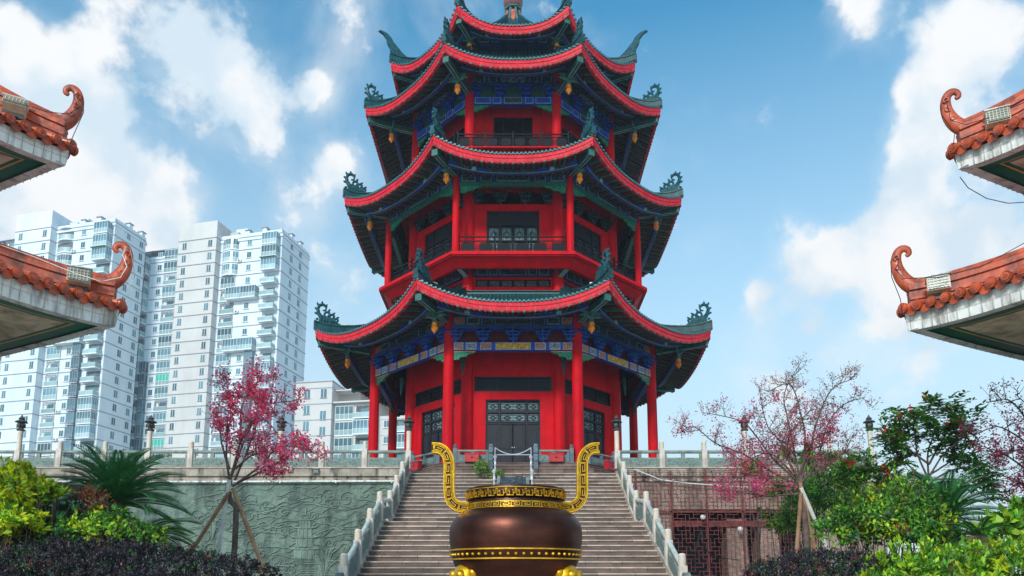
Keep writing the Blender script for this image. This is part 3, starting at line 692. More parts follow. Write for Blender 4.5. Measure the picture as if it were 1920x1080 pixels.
# ---- third storey
s3t = Zl(277.5, 9.1)
M['jade2'] = M['jade2']
slab(9.3, s3t, .3, 'gallery_slab', 5.5)
railing(9.05, s3t, Zl(251, 9.05)-s3t, 4)
corner_columns('upper_column', 7.22, s3t, zs3, .3)
Rw3 = 5.9; d3t = Zl(219, Rw3)
wall8('upper_wall', Rw3, s3t, Zl(140, Rw3)+.5, [(1.28, s3t+.02, d3t)], .3)
corner_columns('upper_wall_column', Rw3, s3t, Zl(150, Rw3), .3)
mb, y = door_leafs(1.28, s3t+.02, d3t, Rw3, s3t+.9, 0); mb.b2(-1.2, 1.2, y+.0, y+.04, s3t, s3t+.9, 0)
for i in range(4): lattice_panel(mb, -1.2+i*.61, -1.2+i*.61+.5, s3t+1.0, d3t-.15, y+.02, 0, 2, 1)
ring8(mb.build('upper_door', [M['wood'], M['pane'], M['dark']], pag))
b3a, b3b, b3c, b3d = Zl(198, 7.22), Zl(185, 7.22), Zl(160, 7.22), Zl(147, 7.22)
beam8('painted_beam', 7.22, b3a, b3b, [M['blue'], M['line'], M['darkp'], M['blue'], M['bluep']], [(-1, .22, 2, .14), (.3, .5, 3, .14), (.56, .94, 3, .14)])
mb = MB(); mb.b2(-2.5, 2.5, -A8*7.22+.1, -A8*7.22+.16, b3b+.003, b3c, 3); bracket_row(mb, S8*7.22-.3, -A8*7.22, b3b, b3c, 2)
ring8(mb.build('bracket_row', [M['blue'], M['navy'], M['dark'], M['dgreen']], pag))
beam8('upper_beam', 7.27, b3c+.003, b3d, [M['navy'], M['line'], M['bluep'], M['darkp'], M['darkp']], [(-1, .3, 2, .14), (.4, .6, 4, .1), (.7, .95, 3, .12)], .4)
carved_corner(7.22, b3a-.02, 1.0, .42, M['carve'], M['green'])
# ---- top storey drum under the last roof
z40 = Zl(84, 5.9)-.6
wall8('drum_wall', 6.0, z40, Zl(66, 6.0)+.8, [], .3)
beam8('drum_beam', 6.5, Zl(90, 6.5), Zl(74, 6.5), [M['navy'], M['line'], M['darkp'], M['darkp'], M['darkp']], [(-1, .3, 2, .14), (.4, .6, 3, .1), (.7, .95, 4, .12)], .9)
# ---- finial
mb = MB(); zf = zz(52, YC)-ZB
ztop = zz(21.7, YC)-ZB; rb = .98; rt = .42
for i in range(8):
    a0, a1 = R_(45*i+22.5), R_(45*i+67.5); 
    p = [Vector((rb*math.cos(a), rb*math.sin(a), zf-.4)) for a in (a0, a1)]+[Vector((rt*math.cos(a), rt*math.sin(a), ztop)) for a in (a1, a0)]
    mb.add(p, [(0, 1, 2, 3)], 0)
    a = a0; mb.tube([Vector(((rb+.06)*math.cos(a), (rb+.06)*math.sin(a), zf-.45)), Vector(((rb*.62)*math.cos(a), (rb*.62)*math.sin(a), (zf+ztop)/2)), Vector(((rt+.05)*math.cos(a), (rt+.05)*math.sin(a), ztop+.05))], .09, 6, 1)
    am = (a0+a1)/2
    q = [Vector(((r_*.94+.02)*math.cos(am)+t_*math.sin(am)*-1, (r_*.94+.02)*math.sin(am)+t_*math.cos(am), zq)) for r_, zq, t_ in ((rb, zf-.4, -.18), (rb, zf-.4, .18), ((rb*.4+rt*.6), ztop-.35, .14), ((rb*.4+rt*.6), ztop-.35, -.14))]
    mb.add([v_*1 for v_ in q], [(0, 1, 2, 3)], 2)
mb.lathe([(rt+.25, ztop), (rt+.28, ztop+.06), (rt+.1, ztop+.14)], n=8, m=1, ang=R_(22.5))
fin = mb.build('finial', [M['tile'], M['tileend'], M['otile']], pag)
mb = MB(); zc_ = ztop+.1
mb.lathe([(.3, 0), (.55, .12), (.72, .42), (.74, .68), (.62, 1.0), (.42, 1.2), (.36, 1.26), (.36, 1.36), (.5, 1.46), (.56, 1.75), (.45, 2.05), (.25, 2.2), (.22, 2.4), (.34, 2.6), (.3, 2.9), (.1, 3.2), (.04, 4.2), (0.01, 4.4)], (0, 0, zc_), 24)
mb.build('gourd', [pmat('copper_brown', sr(136,92,88), .45, metal=.3, var=.2)], fin, smooth=40)
# ---------------------------------------------------------------- terrace, stairs, ground
def struct(name, mb, mats, **k): return tag(mb.build(name, mats, **k), kind='structure')
mb = MB(); mb.add([(-420, -60, 0), (420, -60, 0), (420, 640, 0), (-420, 640, 0)], [(0, 1, 2, 3)]); struct('ground', mb, [M['paving']])
SW = 5.49; YT = 39.48                          # half width and top edge of the stairs
YW = 39.75                                     # face of the retaining walls
XL, XR = -36.0, 19.9
mb = MB(); mb.b2(XL, XR, YW+.3, 78, ZB-.6, ZB-.015); struct('terrace_floor', mb, [M['step']])
# flights: list of (y of nosing, z) from top to bottom
st = MB(); h1, r1_ = .25, .438
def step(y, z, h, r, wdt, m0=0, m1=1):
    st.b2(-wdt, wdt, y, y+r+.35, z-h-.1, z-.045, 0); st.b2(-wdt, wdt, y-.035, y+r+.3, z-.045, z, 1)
for k in range(14): step(YT-k*r1_, ZB-k*h1, h1, r1_, SW)
YL0 = YT-14*r1_; ZL0 = ZB-14*h1; YL1 = 31.6
st.b2(-SW, SW, YL1+.0, YL0+.4, ZL0-.3, ZL0-.045, 0); st.b2(-SW, SW, YL1-.035, YL0+.4, ZL0-.045, ZL0, 1)
n2 = 21; h2 = ZL0/(n2+1); r2_ = .5
for k in range(n2+1): step(YL1-k*r2_, ZL0-k*h2, h2, r2_, SW) if k else st.b2(-SW, SW, YL1+.004, YL1+.5, ZL0-h2-.1, ZL0-.3, 0)
YB = YL1-(n2+1)*r2_+r2_
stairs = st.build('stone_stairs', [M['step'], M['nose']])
tag(stairs, 'wide flights of worn brown stone steps climbing to the pagoda', 'stairs')
# path of the side of the stairs
PATH = [(YT+.35, ZB), (YT, ZB), (YL0, ZL0), (YL1, ZL0), (YB, h2)]
def zpath(y):
    for (a, za), (b, zb) in zip(PATH[:-1], PATH[1:]):
        if b <= y <= a: return za+(zb-za)*(a-y)/(a-b)
    return PATH[-1][1]
# solid sides under the stairs
for sg in (-1, 1):
    mb = MB()
    for (a, za), (b, zb) in zip(PATH[:-1], PATH[1:]):
        xs = (sg*(SW+.01), sg*(SW+.3)); vs = []
        for x in xs:
            vs += [(x, a, -.01), (x, b, -.01), (x, b, zb+.12), (x, a, za+.12)]
        mb.add(vs, [(0,1,2,3), (7,6,5,4), (0,4,5,1), (1,5,6,2), (2,6,7,3), (3,7,4,0)], 0)
    s_ = mb.build('stringer', [M['nose']], stairs)
def post(mb, h, w, m=0, mc=1, top=.42):
    mb.box((0, 0, (h-top)/2), (w, w, h-top), m)
    r = w*.46; prof = []; n = 5
    for i in range(n):
        z = h-top+top*.84*i/n; d = top*.84/n; prof += [(r, z), (r*1.06, z+d*.2), (r*1.06, z+d*.72), (r*.93, z+d*.86)]
    prof += [(r, h-top*.16), (r*.8, h-top*.03), (r*.3, h)]
    mb.lathe(prof, (0, 0, 0), 14, mc)
def lamp_tree(h, w):                           # carved column that carries a small stone lantern
    mb = MB(); hp = h*.74; mb.box((0, 0, .35*h/2), (w, w, .35*h), 0)
    prof = []; n = 9; z0 = .35*h; dz = (hp-z0)/n; r = w*.45
    for i in range(n): z = z0+dz*i; prof += [(r, z), (r*1.03, z+dz*.2), (r*1.03, z+dz*.8), (r*.95, z+dz*.92)]
    mb.lathe(prof, (0, 0, 0), 14, 1); return mb, hp
pm = MB(); post(pm, 1.5, .27); POST = pm.build('post', [M['stone'], M['cap']], smooth=40)
lm, LH = lamp_tree(2.85, .28); LCOL = lm.build('post', [M['stone'], M['cap']], smooth=40)
lt = MB()
lt.lathe([(.12, 0), (.2, .04), (.22, .1), (.13, .14), (.15, .2), (.21, .3), (.2, .4), (.14, .46), (.33, .5), (.3, .54), (.16, .62), (.12, .66), (.17, .7), (.08, .8), (.02, .92)], (0, 0, 0), 8)
for i in range(4): a = i*math.pi/2+.4; lt.box((.19*math.cos(a), .19*math.sin(a), .3), (.05, .05, .22), 1, a)
LANT = lt.build('lantern', [M['lampm'], M['dark']], smooth=30)
for o in (POST, LCOL, LANT): col.objects.unlink(o)
def put(src, name, loc, parent, rz=0, sc=1):
    o = src.copy(); o.name = name; col.objects.link(o); o.location = loc; o.parent = parent; o.rotation_euler = (0, 0, rz); o.scale = (sc,)*3; return o
def infill(parent, a, b, base, sloped, mats=None, hh=(.0, .52, .7, .9)):
    """one bay between posts a and b: top rail, vase blocks and carved panel"""
    mats = mats or [M['grey'], M['greyd'], M['nose']]
    a = Vector(a); b = Vector(b); d = (b-a); L = Vector((d.x, d.y, 0)).length; u = d/ d.length
    A = a+d*(.13/L); B = b-d*(.13/L)
    p = MB(); p.bar(A, B, .07, hh[0], hh[1], 0)
    ins = d*(.14/L); 
    nrm = Vector((-d.y, d.x, 0)).normalized()
    for sg in (-1, 1):
        o = nrm*sg*.075; p.bar(A+ins+o, B-ins+o, .006, hh[0]+.1, hh[1]-.08, 1)
    for q in (.0, .5, 1.0):
        c = A+(B-A)*q; e = .1 if q == .5 else .14
        c0 = c-u*e if q else A; c1 = c+u*e if q < 1 else B
        if q == 1.0: c0 = B-u*e
        p.bar(c0, c1, .055, hh[1], hh[2], 0)
    p.build('panel', mats, parent)
    r = MB(); r.tube([A+Vector((0, 0, (hh[2]+hh[3])/2)), B+Vector((0, 0, (hh[2]+hh[3])/2))], (hh[3]-hh[2])/2, 8, 0, flat=.9)
    r.build('handrail', [M['grey'] if not sloped else M['srail']], parent, smooth=50)
M['srail'] = pmat('pale_handrail', sr(204,204,194), .5, var=.12, scale=3, stain=(sr(90,100,94),.4))
def drum_scroll(parent, x, y, z, sg):
    d = MB()
    for (dy, r, zc) in ((-.35, .34, .55), (-.75, .27, .38), (-1.08, .2, .24)):
        M2 = Matrix.Translation((x, y+dy, z+zc)) @ Matrix.Rotation(R_(90), 4, 'Y')
        pts = [(r*math.cos(a*math.pi/8), r*math.sin(a*math.pi/8)) for a in range(16)]; d.extr(pts, M2, .2, 0)
        d.extr([(a*.6, b*.6) for a, b in pts], M2, .25, 1)
    d.bar((x, y, z), (x, y-1.25, z-.0), .09, -.1, .3, 0)
    d.build('drum_stone', [M['grey'], M['greyd']], parent, smooth=40)
def stair_balustrade(sg, label):
    x = sg*(SW+.15)
    t = empty('stair_balustrade', (0, 0, 0)); tag(t, label, 'balustrade')
    ys = [YT-.1, YT-1.95, YT-3.75, YT-5.55, YL1-.25, YL1-2.3, YL1-4.45, YL1-6.6]
    if True: ys = [YT+.05]+ys[1:]
    pts = [Vector((x, y, zpath(y)+.12)) for y in ys]
    for i, p in enumerate(pts):
        if i == 0: continue
        put(POST, 'post', p-Vector((0, 0, .25)), t)
    for a, b in zip(pts[:-1], pts[1:]): infill(t, a, b, 0, True)
    # starting scroll; then the last posts down to the plaza
    last = pts[-1]; drum_scroll(t, x, last.y-.15, last.z-.3, sg)
    return t
stair_balustrade(-1, 'stepped stone balustrade on the left of the stairs, with ringed post heads')
stair_balustrade(1, 'stepped stone balustrade on the right of the stairs, beside the lattice wall')
# ---- terrace balustrades along the top of the walls
BZ = zz(877, YW)                              # foot of the posts
def terrace_balustrade(xs, label):
    t = empty('terrace_balustrade', (xs[0], YW, BZ)); tag(t, label, 'balustrade')
    for x in xs: put(POST, 'post', (x-xs[0], 0, -.05), t)
    return t
def xat(px): return at(px, 870, YW).x
left_x = [xat(p) for p in (765, 683, 602, 523, 438, 355, 275, 193, 108, 30, -50, -130)]
right_x = [xat(p) for p in (1158, 1242, 1322, 1400, 1480, 1560, 1637)]
lampsL = [0, 3, 6, 9]; lampsR = [0, 3, 6]
def tb(xs, lamps, label):
    t = empty('terrace_balustrade', (0, YW+.1, BZ)); tag(t, label, 'balustrade')
    for i, x in enumerate(xs):
        if i not in lamps: put(POST, 'post', (x, 0, -.02), t)
    for a, b in zip(xs[:-1], xs[1:]): infill(t, (a, 0, 0), (b, 0, 0), 0, False, hh=(.06, .56, .8, .98))
    return t
tb(left_x, lampsL, 'grey stone balustrade along the terrace edge above the green relief wall')
tR = tb(right_x, lampsR, 'grey stone balustrade along the terrace edge above the lattice wall')
names = {765: 'lantern post at the head of the stairs, left side', 523: 'lantern post behind the pink cherry with the white stake',
         275: 'lantern post behind the dark sago palm', 30: 'lantern post above the bright yellow-green shrub at the left edge',
         1158: 'lantern post at the head of the stairs, right side', 1400: 'lantern post behind the tall sparse cherry on the right',
         1637: 'lantern post standing alone at the right end of the terrace'}
for px, lab in names.items():
    t = empty('lantern_post', (xat(px), YW+.1, BZ-.05)); tag(t, 'pale stone '+lab, 'lamp post', 'stone lantern posts of the terrace')
    s_ = 1.0
    put(LCOL, 'post', (0, 0, 0), t); put(LANT, 'lantern', (0, 0, LH-.02), t)
# side balustrade of the terrace on the right, running back
t = empty('terrace_balustrade', (XR-.15, YW+.1, BZ)); tag(t, 'grey stone balustrade running back along the right end of the terrace', 'balustrade')
ps = [(0, 2.4*i, 0) for i in range(0, 12)]
for p in ps[1:]: put(POST, 'post', (p[0], p[1], -.02), t)
for a, b in zip(ps[:-1], ps[1:]): infill(t, a, b, 0, False, hh=(.06, .56, .8, .98))
# ---- plinth balustrades in front of the door
M['blueg'] = pmat('blue_grey_stone', sr(96,112,120), .6, var=.2, scale=3, bump=.3, stain=(sr(60,72,76),.4))
pl = MB(); post(pl, 1.05, .22, 0, 0, .22); PP = pl.build('post', [M['blueg']], smooth=40); col.objects.unlink(PP)
def plinth_rail(a, b, label, dr=None):
    t = empty('plinth_balustrade', (0, 0, 0)); tag(t, label, 'balustrade', None)
    a = Vector(a); b = Vector(b)
    for p in (a, b): put(PP, 'post', p, t)
    infill(t, a, b, 0, False, mats=[M['blueg'], M['greyd'], M['nose']], hh=(.05, .46, .62, .76))
    if dr:
        d = MB()
        x, y, z = dr
        for (dy, zc, r) in ((0, .95, .13), (-.02, .62, .16), (-.3, .1, .2)):
            d.extr([(r*math.cos(q*math.pi/6), r*math.sin(q*math.pi/6)) for q in range(12)], Matrix.Translation((x, y+dy, z+zc)) @ Matrix.Rotation(R_(90), 4, 'Y'), .2, 0)
        d.b2(x-.12, x+.12, y-.1, y+.15, z-.55, z+.95, 0); d.bar((x, y, z+.1), (x, y-.75, z-.55), .11, -.25, .25, 0)
        d.build('drum_stone', [M['blueg']], t, smooth=40)
    return t
PY = YC-A8*10.3+.2; PZW = ZB+PZ
xa, xb = at(853, 868, PY).x, at(920, 868, PY).x
plinth_rail((xa, PY, PZW), (xb, PY, PZW), 'short blue-grey stone rail left of the pagoda door behind the small bush', (xb+.02, PY-.12, PZW))
xc, xd = at(1005, 868, PY).x, at(1072, 868, PY).x
plinth_rail((xd, PY, PZW), (xc, PY, PZW), 'short blue-grey stone rail right of the pagoda door', (xc-.02, PY-.12, PZW))
for sg, nm in ((-1, 'left'), (1, 'right')):
    ang = R_(45)*sg
    def q8(u, r=10.12): return Vector((sg*(u*math.cos(R_(45))+A8*r*math.sin(R_(45))), YC+u*math.sin(R_(45))-A8*r*math.cos(R_(45)), PZW))
    plinth_rail(q8(-3.4), q8(-1.1), 'short carved stone rail on the slanting %s side of the plinth' % nm)
# red boxes set in front of the rails
for px, py0, wd, rz, lab in ((885, 868, .78, 0, 'square red box in front of the rail left of the pagoda door'), (1043, 868, .78, 0, 'square red box in front of the rail right of the pagoda door'),
                         (792, 878, .8, R_(-45), 'small dark red box at the slanting left side of the plinth'), (1131, 878, .8, R_(45), 'small dark red box at the slanting right side of the plinth')):
    p = at(px, py0, PY-.22)
    if rz: 
        u = q8(-2.0, 10.6); p = Vector((u.x*(1 if px > 962 else -1)*1.0, u.y, PZW-.25))
        if px < 962: p.x = -abs(p.x)
    b = MB(); b.box((0, 0, .24), (wd, .3, .44), 0); b.box((0, 0, .475), (wd+.06, .36, .05), 0); b.box((0, 0, .01), (wd-.1, .24, .03), 1)
    for e in (-1, 1): b.box((e*(wd/2-.05), -.155, .24), (.05, .02, .4), 0)
    b.box((0, -.155, .26), (.12, .02, .05), 1)
    o = b.build('red_box', [M['rbox'], M['dark']], loc=(p.x, p.y, PZW if not rz else PZW-.24), rz=rz); tag(o, lab, 'box')
# ---- retaining walls
zp = zz(905, YW); zcp = zz(893, YW)
def relief_curve(mb, pts, w_=.06, d=.05):
    P = [Vector((x, YW-.02, z)) for x, z in pts]; mb.tube(P, [w_*.4]+[w_]*(len(P)-2)+[w_*.3], 6, 1, flat=1)
t = empty('relief_wall', (0, 0, 0)); tag(t, 'green stone retaining wall carved with clouds and a small pagoda, left of the stairs', 'wall')
mb = MB(); mb.b2(XL, -SW-.31, YW, YW+.3, -.02, zp, 0)
mb.build('panel_face', [M['relief']], t)
mb = MB(); rr = random.Random(5)
for i in range(90):                            # cloud scrolls and drifting lines
    cx = rr.uniform(-17, -6.3); cz = rr.uniform(2.0, zp-.5); r = rr.uniform(.14, .5); dr = rr.choice((-1, 1))
    pts = [(cx+a*dr, cz+b) for a, b in spiral(0, 0, r, r*.18, rr.uniform(-.5, .5), rr.uniform(6, 9), 22)]
    tail = [(cx+dr*(r+1.4), cz-.15+rr.uniform(-.15, .15)), (cx+dr*(r+.6), cz-.02)]
    relief_curve(mb, tail+pts, rr.uniform(.025, .045))
for i in range(90):
    x = rr.uniform(-17.5, -6.2); z = rr.uniform(1.9, zp-.2); L_ = rr.uniform(1.0, 2.8); ph = rr.uniform(0, 6); a = rr.uniform(.06, .2); sl_ = rr.uniform(-.12, .25)
    relief_curve(mb, [(min(-SW-.5, x+L_*q/14), z+a*math.sin(ph+q*.55)+sl_*L_*q/14) for q in range(15)], rr.uniform(.018, .04))
cxp = at(572, 1000, YW).x                      # the little carved pagoda
for i, (w_, py) in enumerate(((1.5, 1030), (1.3, 1008), (1.08, 990), (.85, 975))):
    z = zz(py, YW); mb.b2(cxp-w_*.36, cxp+w_*.36, YW-.05, YW+.05, z-.5, z, 0)
    relief_curve(mb, [(cxp-w_*.75, z+.22), (cxp-w_*.5, z+.02), (cxp, z-.02), (cxp+w_*.5, z+.02), (cxp+w_*.75, z+.22)], .06)
    relief_curve(mb, [(cxp-w_*.35, z+.2), (cxp, z+.28), (cxp+w_*.35, z+.2)], .04)
    for q in (-.3, -.1, .1, .3): mb.b2(cxp+w_*q-.03, cxp+w_*q+.03, YW-.08, YW+.04, z-.48, z-.05, 1)
relief_curve(mb, [(cxp, zz(968, YW)), (cxp, zz(955, YW)), (cxp, zz(950, YW))], .06)
for (px, py, s_) in ((615, 1030, 1.2), (610, 1052, 1.0), (400, 985, .8)):   # carved trees
    p = at(px, py, YW)
    for i in range(9):
        a = rr.uniform(.3, 2.84); l = rr.uniform(.5, 1.1)*s_
        relief_curve(mb, [(p.x, p.z-.8), (p.x+.3*l*math.cos(a), p.z-.2), (p.x+l*math.cos(a), p.z+.5*l*math.sin(a))], .05)
for i in range(9):
    z = rr.uniform(2, 4); x = rr.uniform(-15, -8); 
    for q in range(4): mb.b2(x, x+.9, YW-.04, YW+.03, z+q*.12, z+q*.12+.05, 1)
mb.build('relief_carving', [M['relief2'], M['relief2']], t, smooth=60)
def coping(x0, x1, par):
    mb = MB()
    mb.b2(x0, x1, YW-.1, YW+.5, zcp, BZ, 0); mb.b2(x0, x1, YW-.16, YW+.3, BZ-.05, BZ+.012, 1)
    mb.b2(x0, x1, YW+.02, YW+.3, zcp-.16, zcp, 2); mb.b2(x0, x1, YW-.06, YW+.3, zp+.06, zcp-.16, 2)
    mb.build('coping', [M['conc'], M['nose'], M['conc']], par)
coping(XL, -SW-.31, t)
mb = MB()
P = [Vector((XL, YW-.2, zp+.03)), Vector((-16, YW-.2, zp+.02)), Vector((-6.0, YW-.2, zp+.05))]
mb.tube(P, .05, 8)
for x in range(-34, -5, 3): mb.box((x+.5, YW-.15, zp+.03), (.06, .16, .16))
o = mb.build('conduit', [M['white']]); tag(o, 'thin white pipe running along the top of the green relief wall', 'pipe')
for px, py in ((491, 879), (1322/1.0-779, 880), (593, 884)):
    p = at(px, py, YW-.2); b = MB(); b.box((0, 0, 0), (.26, .14, .22)); b.box((0, -.08, 0), (.2, .03, .16)); b.box((0, -.02, .12), (.3, .2, .03))
    o = b.build('junction_box', [M['grey'] if px == 593 else M['stone']], loc=p); tag(o, {491: 'small pale junction box on the wall coping left of the cherry trunk', 593: 'pale green junction box on the wall coping nearest the stairs'}.get(px, 'small pale junction box between the two other boxes on the coping'), 'junction box')
t2 = empty('lattice_wall', (0, 0, 0)); tag(t2, 'stained beige retaining wall right of the stairs behind the rusty lattice', 'wall')
mb = MB(); rec_t = zz(955, YW); 
x0r = at(1262, 1000, YW).x; x1r = XR
mb.b2(SW+.31, XR, YW, YW+.3, rec_t, zp+.02, 0); mb.b2(SW+.31, x0r, YW, YW+.3, -.02, rec_t, 0); mb.b2(at(1500, 1000, YW).x, XR, YW, YW+.3, -.02, rec_t, 0)
mb.b2(x0r-.1, at(1502, 1000, YW).x, YW+1.6, YW+1.8, -.02, rec_t+.2, 1)
for px in (1385, 1445): x = at(px, 1000, YW).x; mb.b2(x-.55, x+.55, YW+.25, YW+1.55, -.02, rec_t-.5, 0)
mb.b2(x0r, at(1500, 1000, YW).x, YW+.1, YW+.4, rec_t-.9, rec_t-.6, 2)
mb.build('wall_face', [M['wallb'], M['dark'], M['rust']], t2)
coping(SW+.31, XR, t2)
# right end wall of the terrace
mb = MB(); mb.b2(XR-.3, XR, YW+.51, 78, -.02, BZ); o = mb.build('end_wall', [M['wallb']], t2)
# lattice grille of square fretwork
g = MB(); cs = .215; gx0 = SW+.45; nx = int((15.6-gx0)/cs); gz1 = zz(884, YW); nzc = int((gz1-.3)/cs); rr = random.Random(11)
FY = YW-.22
def frs(i, j, hv):                            # key-fret: which edges are kept, from an 8x8 tile
    a, b = i % 8, j % 8
    T_h = ["11101110", "10111011", "11011101", "01110111", "11101110", "10111011", "11011101", "01110111"]
    T_v = ["11011011", "10110111", "01101110", "11011101", "10111011", "01110110", "11101101", "11011011"]
    return (T_h if hv else T_v)[b][a] == '1' and rr.random() > .06
for j in range(nzc+1):
    run = None
    z = gz1-j*cs
    for i in range(nx):
        k = frs(i, j, True) or j == 0
        if k: g.b2(gx0+i*cs, gx0+(i+1)*cs, FY-.012, FY+.012, z-.013, z+.013, 0)
for i in range(nx+1):
    for j in range(nzc):
        if frs(i, j, False) or i == 0: g.b2(gx0+i*cs-.013, gx0+i*cs+.013, FY-.014, FY+.014, gz1-(j+1)*cs, gz1-j*cs, 0)
for x in range(6): xx = gx0+.6+x*1.9; g.b2(xx-.035, xx+.035, FY+.02, FY+.07, 0, gz1, 0)
g.b2(gx0, gx0+nx*cs, FY+.02, FY+.07, rec_t-.2, rec_t-.1, 0)
o = g.build('lattice_grille', [M['rust']]); tag(o, 'rusty red metal fretwork grille in front of the beige wall', 'grille')
cb = MB(); cab = lambda pts, r=.02: cb.tube([Vector(p) for p in pts], r, 5)
A = at(1190, 880, YW-.3); B = at(1290, 906, YW-.3); C_ = at(1480, 912, YW-.3)
cab([A, (A+B)/2+Vector((0, 0, -.2)), B, (B+C_)/2+Vector((0, 0, -.12)), C_], .025)
o = cb.build('wall_cable', [M['white']]); tag(o, 'white cable slung across the top of the lattice grille', 'cable')
cb = MB(); A = at(1315, 990, YW-.3); cb.tube([A, A+Vector((-.35, 0, -1.2)), A+Vector((-.45, 0, -2.4))], .025, 5); cb.tube([A, A+Vector((0, 0, -.8)), A+Vector((.5, 0, -1.5)), A+Vector((1.9, 0, -1.7))], .02, 5)
o = cb.build('wall_cable', [M['black']]); tag(o, 'dark cable dangling over the lower part of the lattice grille', 'cable')
for px, py, lab in ((1318, 970, 'small white spotlight on the lattice, nearest the stairs'), (1388, 992, 'round white spotlight on the lattice below the cross bar')):
    b = MB(); b.lathe([(.02, -.12), (.1, -.1), (.14, 0), (.12, .1), (.03, .13)], n=12); b.box((0, .1, 0), (.05, .2, .05)); o = b.build('spotlight', [M['white']], loc=at(px, py, YW-.32)); tag(o, lab, 'spotlight')
# ---- dragon slab and chain barrier on the axis of the stairs
xs0 = at(937, 900, 37).x; ya, yb = YT-1.2, YT-4.2
sl = empty('dragon_slab', (0, YT-1.2, ZB)); tag(sl, 'dark carved stone slab lying on the steps behind the cauldron', 'carved slab')
mb = MB(); za, zb_ = zpath(ya)+.28, zpath(yb)+.28
hw = .66
mb.bar((0, ya-(YT-1.2), za-ZB), (0, yb-(YT-1.2), zb_-ZB), hw, -.25, 0, 0)
for sg in (-1, 1): mb.bar((sg*(hw+.08), 0, za-ZB), (sg*(hw+.08), yb-ya, zb_-ZB), .08, -.25, .06, 1)
rr = random.Random(3)
for i in range(60):
    q = rr.random(); y = (yb-ya)*q; z = (zb_-za)*q+za-ZB; x = rr.uniform(-.5, .5); r = rr.uniform(.06, .16)
    sp_ = spiral(0, 0, r, r*.3, rr.uniform(0, 6), rr.uniform(8, 12), 10)
    mb.tube([Vector((x+a, y+b, z+b*(zb_-za)/(yb-ya)+.03)) for a, b in sp_], .035, 5, 0)
mb.build('carving', [pmat('dark_slate', sr(70,82,88), .5, var=.4, scale=8, bump=1, bscale=12, bdist=.05), M['grey']], sl)
cbx = empty('chain_barrier', (0, YT-.9, ZB)); tag(cbx, 'silver posts with a sagging chain around the carved slab on the steps', 'barrier')
for sg in (-1, 1):
    for k, yy in enumerate((YT-.9, YT-2.9)):
        zt_ = zpath(yy); b = MB(); b.lathe([(.09, 0), (.09, .05), (.05, .08), (.045, .3), (.075, .34), (.05, .4), (.045, .75), (.08, .8), (.05, .86), (.045, 1.12), (.09, 1.18), (.1, 1.24), (.05, 1.32), (.02, 1.35)], n=12)
        b.build('stanchion', [M['cast']], cbx, loc=(sg*(hw+.28), yy-(YT-.9), zt_-ZB), smooth=40)
ch = MB(); W_ = hw+.28; ch.tube([Vector((W_*(q/8-1), 0, 1.2-.36*(1-(q/8-1)**2))) for q in range(17)], .028, 6)
ch.tube([Vector((-W_, 0, .82)), Vector((W_, 0, .82))], .025, 6)
for sg in (-1, 1): ch.tube([Vector((sg*W_, -2.0*q/8, 1.2-2*q/8*h1/r1_*1.0-.25*math.sin(math.pi*q/8))) for q in range(9)], .028, 6)
ch.build('chain', [M['cast']], cbx)
# ---------------------------------------------------------------- cauldron
CYD = 14.0; CXW = at(967, 1000, CYD).x
cfw = lambda: None
def cz(py): return zz(py, CYD)
caul = empty('cauldron', (CXW, CYD, 0)); tag(caul, 'huge round brown bronze incense cauldron with tall golden fretted handles', 'cauldron')
K = at(967+100, 1000, CYD).x-CXW; K /= 100     # metres per picture pixel at its distance
zr = {k: cz(k) for k in range(900, 1090)}
rp = lambda px: px*K
rimt = cz(921)
prof = [(rp(96), cz(961)), (rp(106), cz(967)), (rp(116), cz(977)), (rp(121.5), cz(990)), (rp(123), cz(1004)), (rp(122.5), cz(1018)), (rp(121), cz(1028)), (rp(119.5), cz(1040)), (rp(116), cz(1053)), (rp(109), cz(1067)), (rp(97), cz(1082)), (rp(80), cz(1095)), (rp(50), cz(1106)), (rp(10), cz(1110))]
# smooth the belly
def smoothp(pr, n=4):
    o = []
    for i in range(len(pr)-1):
        p0, p1, p2, p3 = pr[max(i-1, 0)], pr[i], pr[i+1], pr[min(i+2, len(pr)-1)]
        for q in range(n):
            t = q/n; o.append(tuple(.5*((2*p1[a])+(-p0[a]+p2[a])*t+(2*p0[a]-5*p1[a]+4*p2[a]-p3[a])*t*t+(-p0[a]+3*p1[a]-3*p2[a]+p3[a])*t**3) for a in (0, 1)))
    return o+[pr[-1]]
mb = MB(); mb.lathe(smoothp(prof)[::-1], n=96); body = mb.build('belly', [M['bronze']], caul, smooth=60)
mb = MB(); zn = cz(968)
mb.lathe([(rp(90), zn), (rp(89.5), cz(962)), (rp(88), cz(950)), (rp(87), cz(944)), (rp(86), cz(942)), (rp(90.5), cz(941)), (rp(92), cz(939)), (rp(92.5), rimt-.03), (rp(91), rimt), (rp(84), rimt), (rp(82), cz(960)), (rp(70), cz(968)), (rp(10), cz(968))], n=96, m=0)
neck = mb.build('neck', [M['bronzed']], caul, smooth=35)
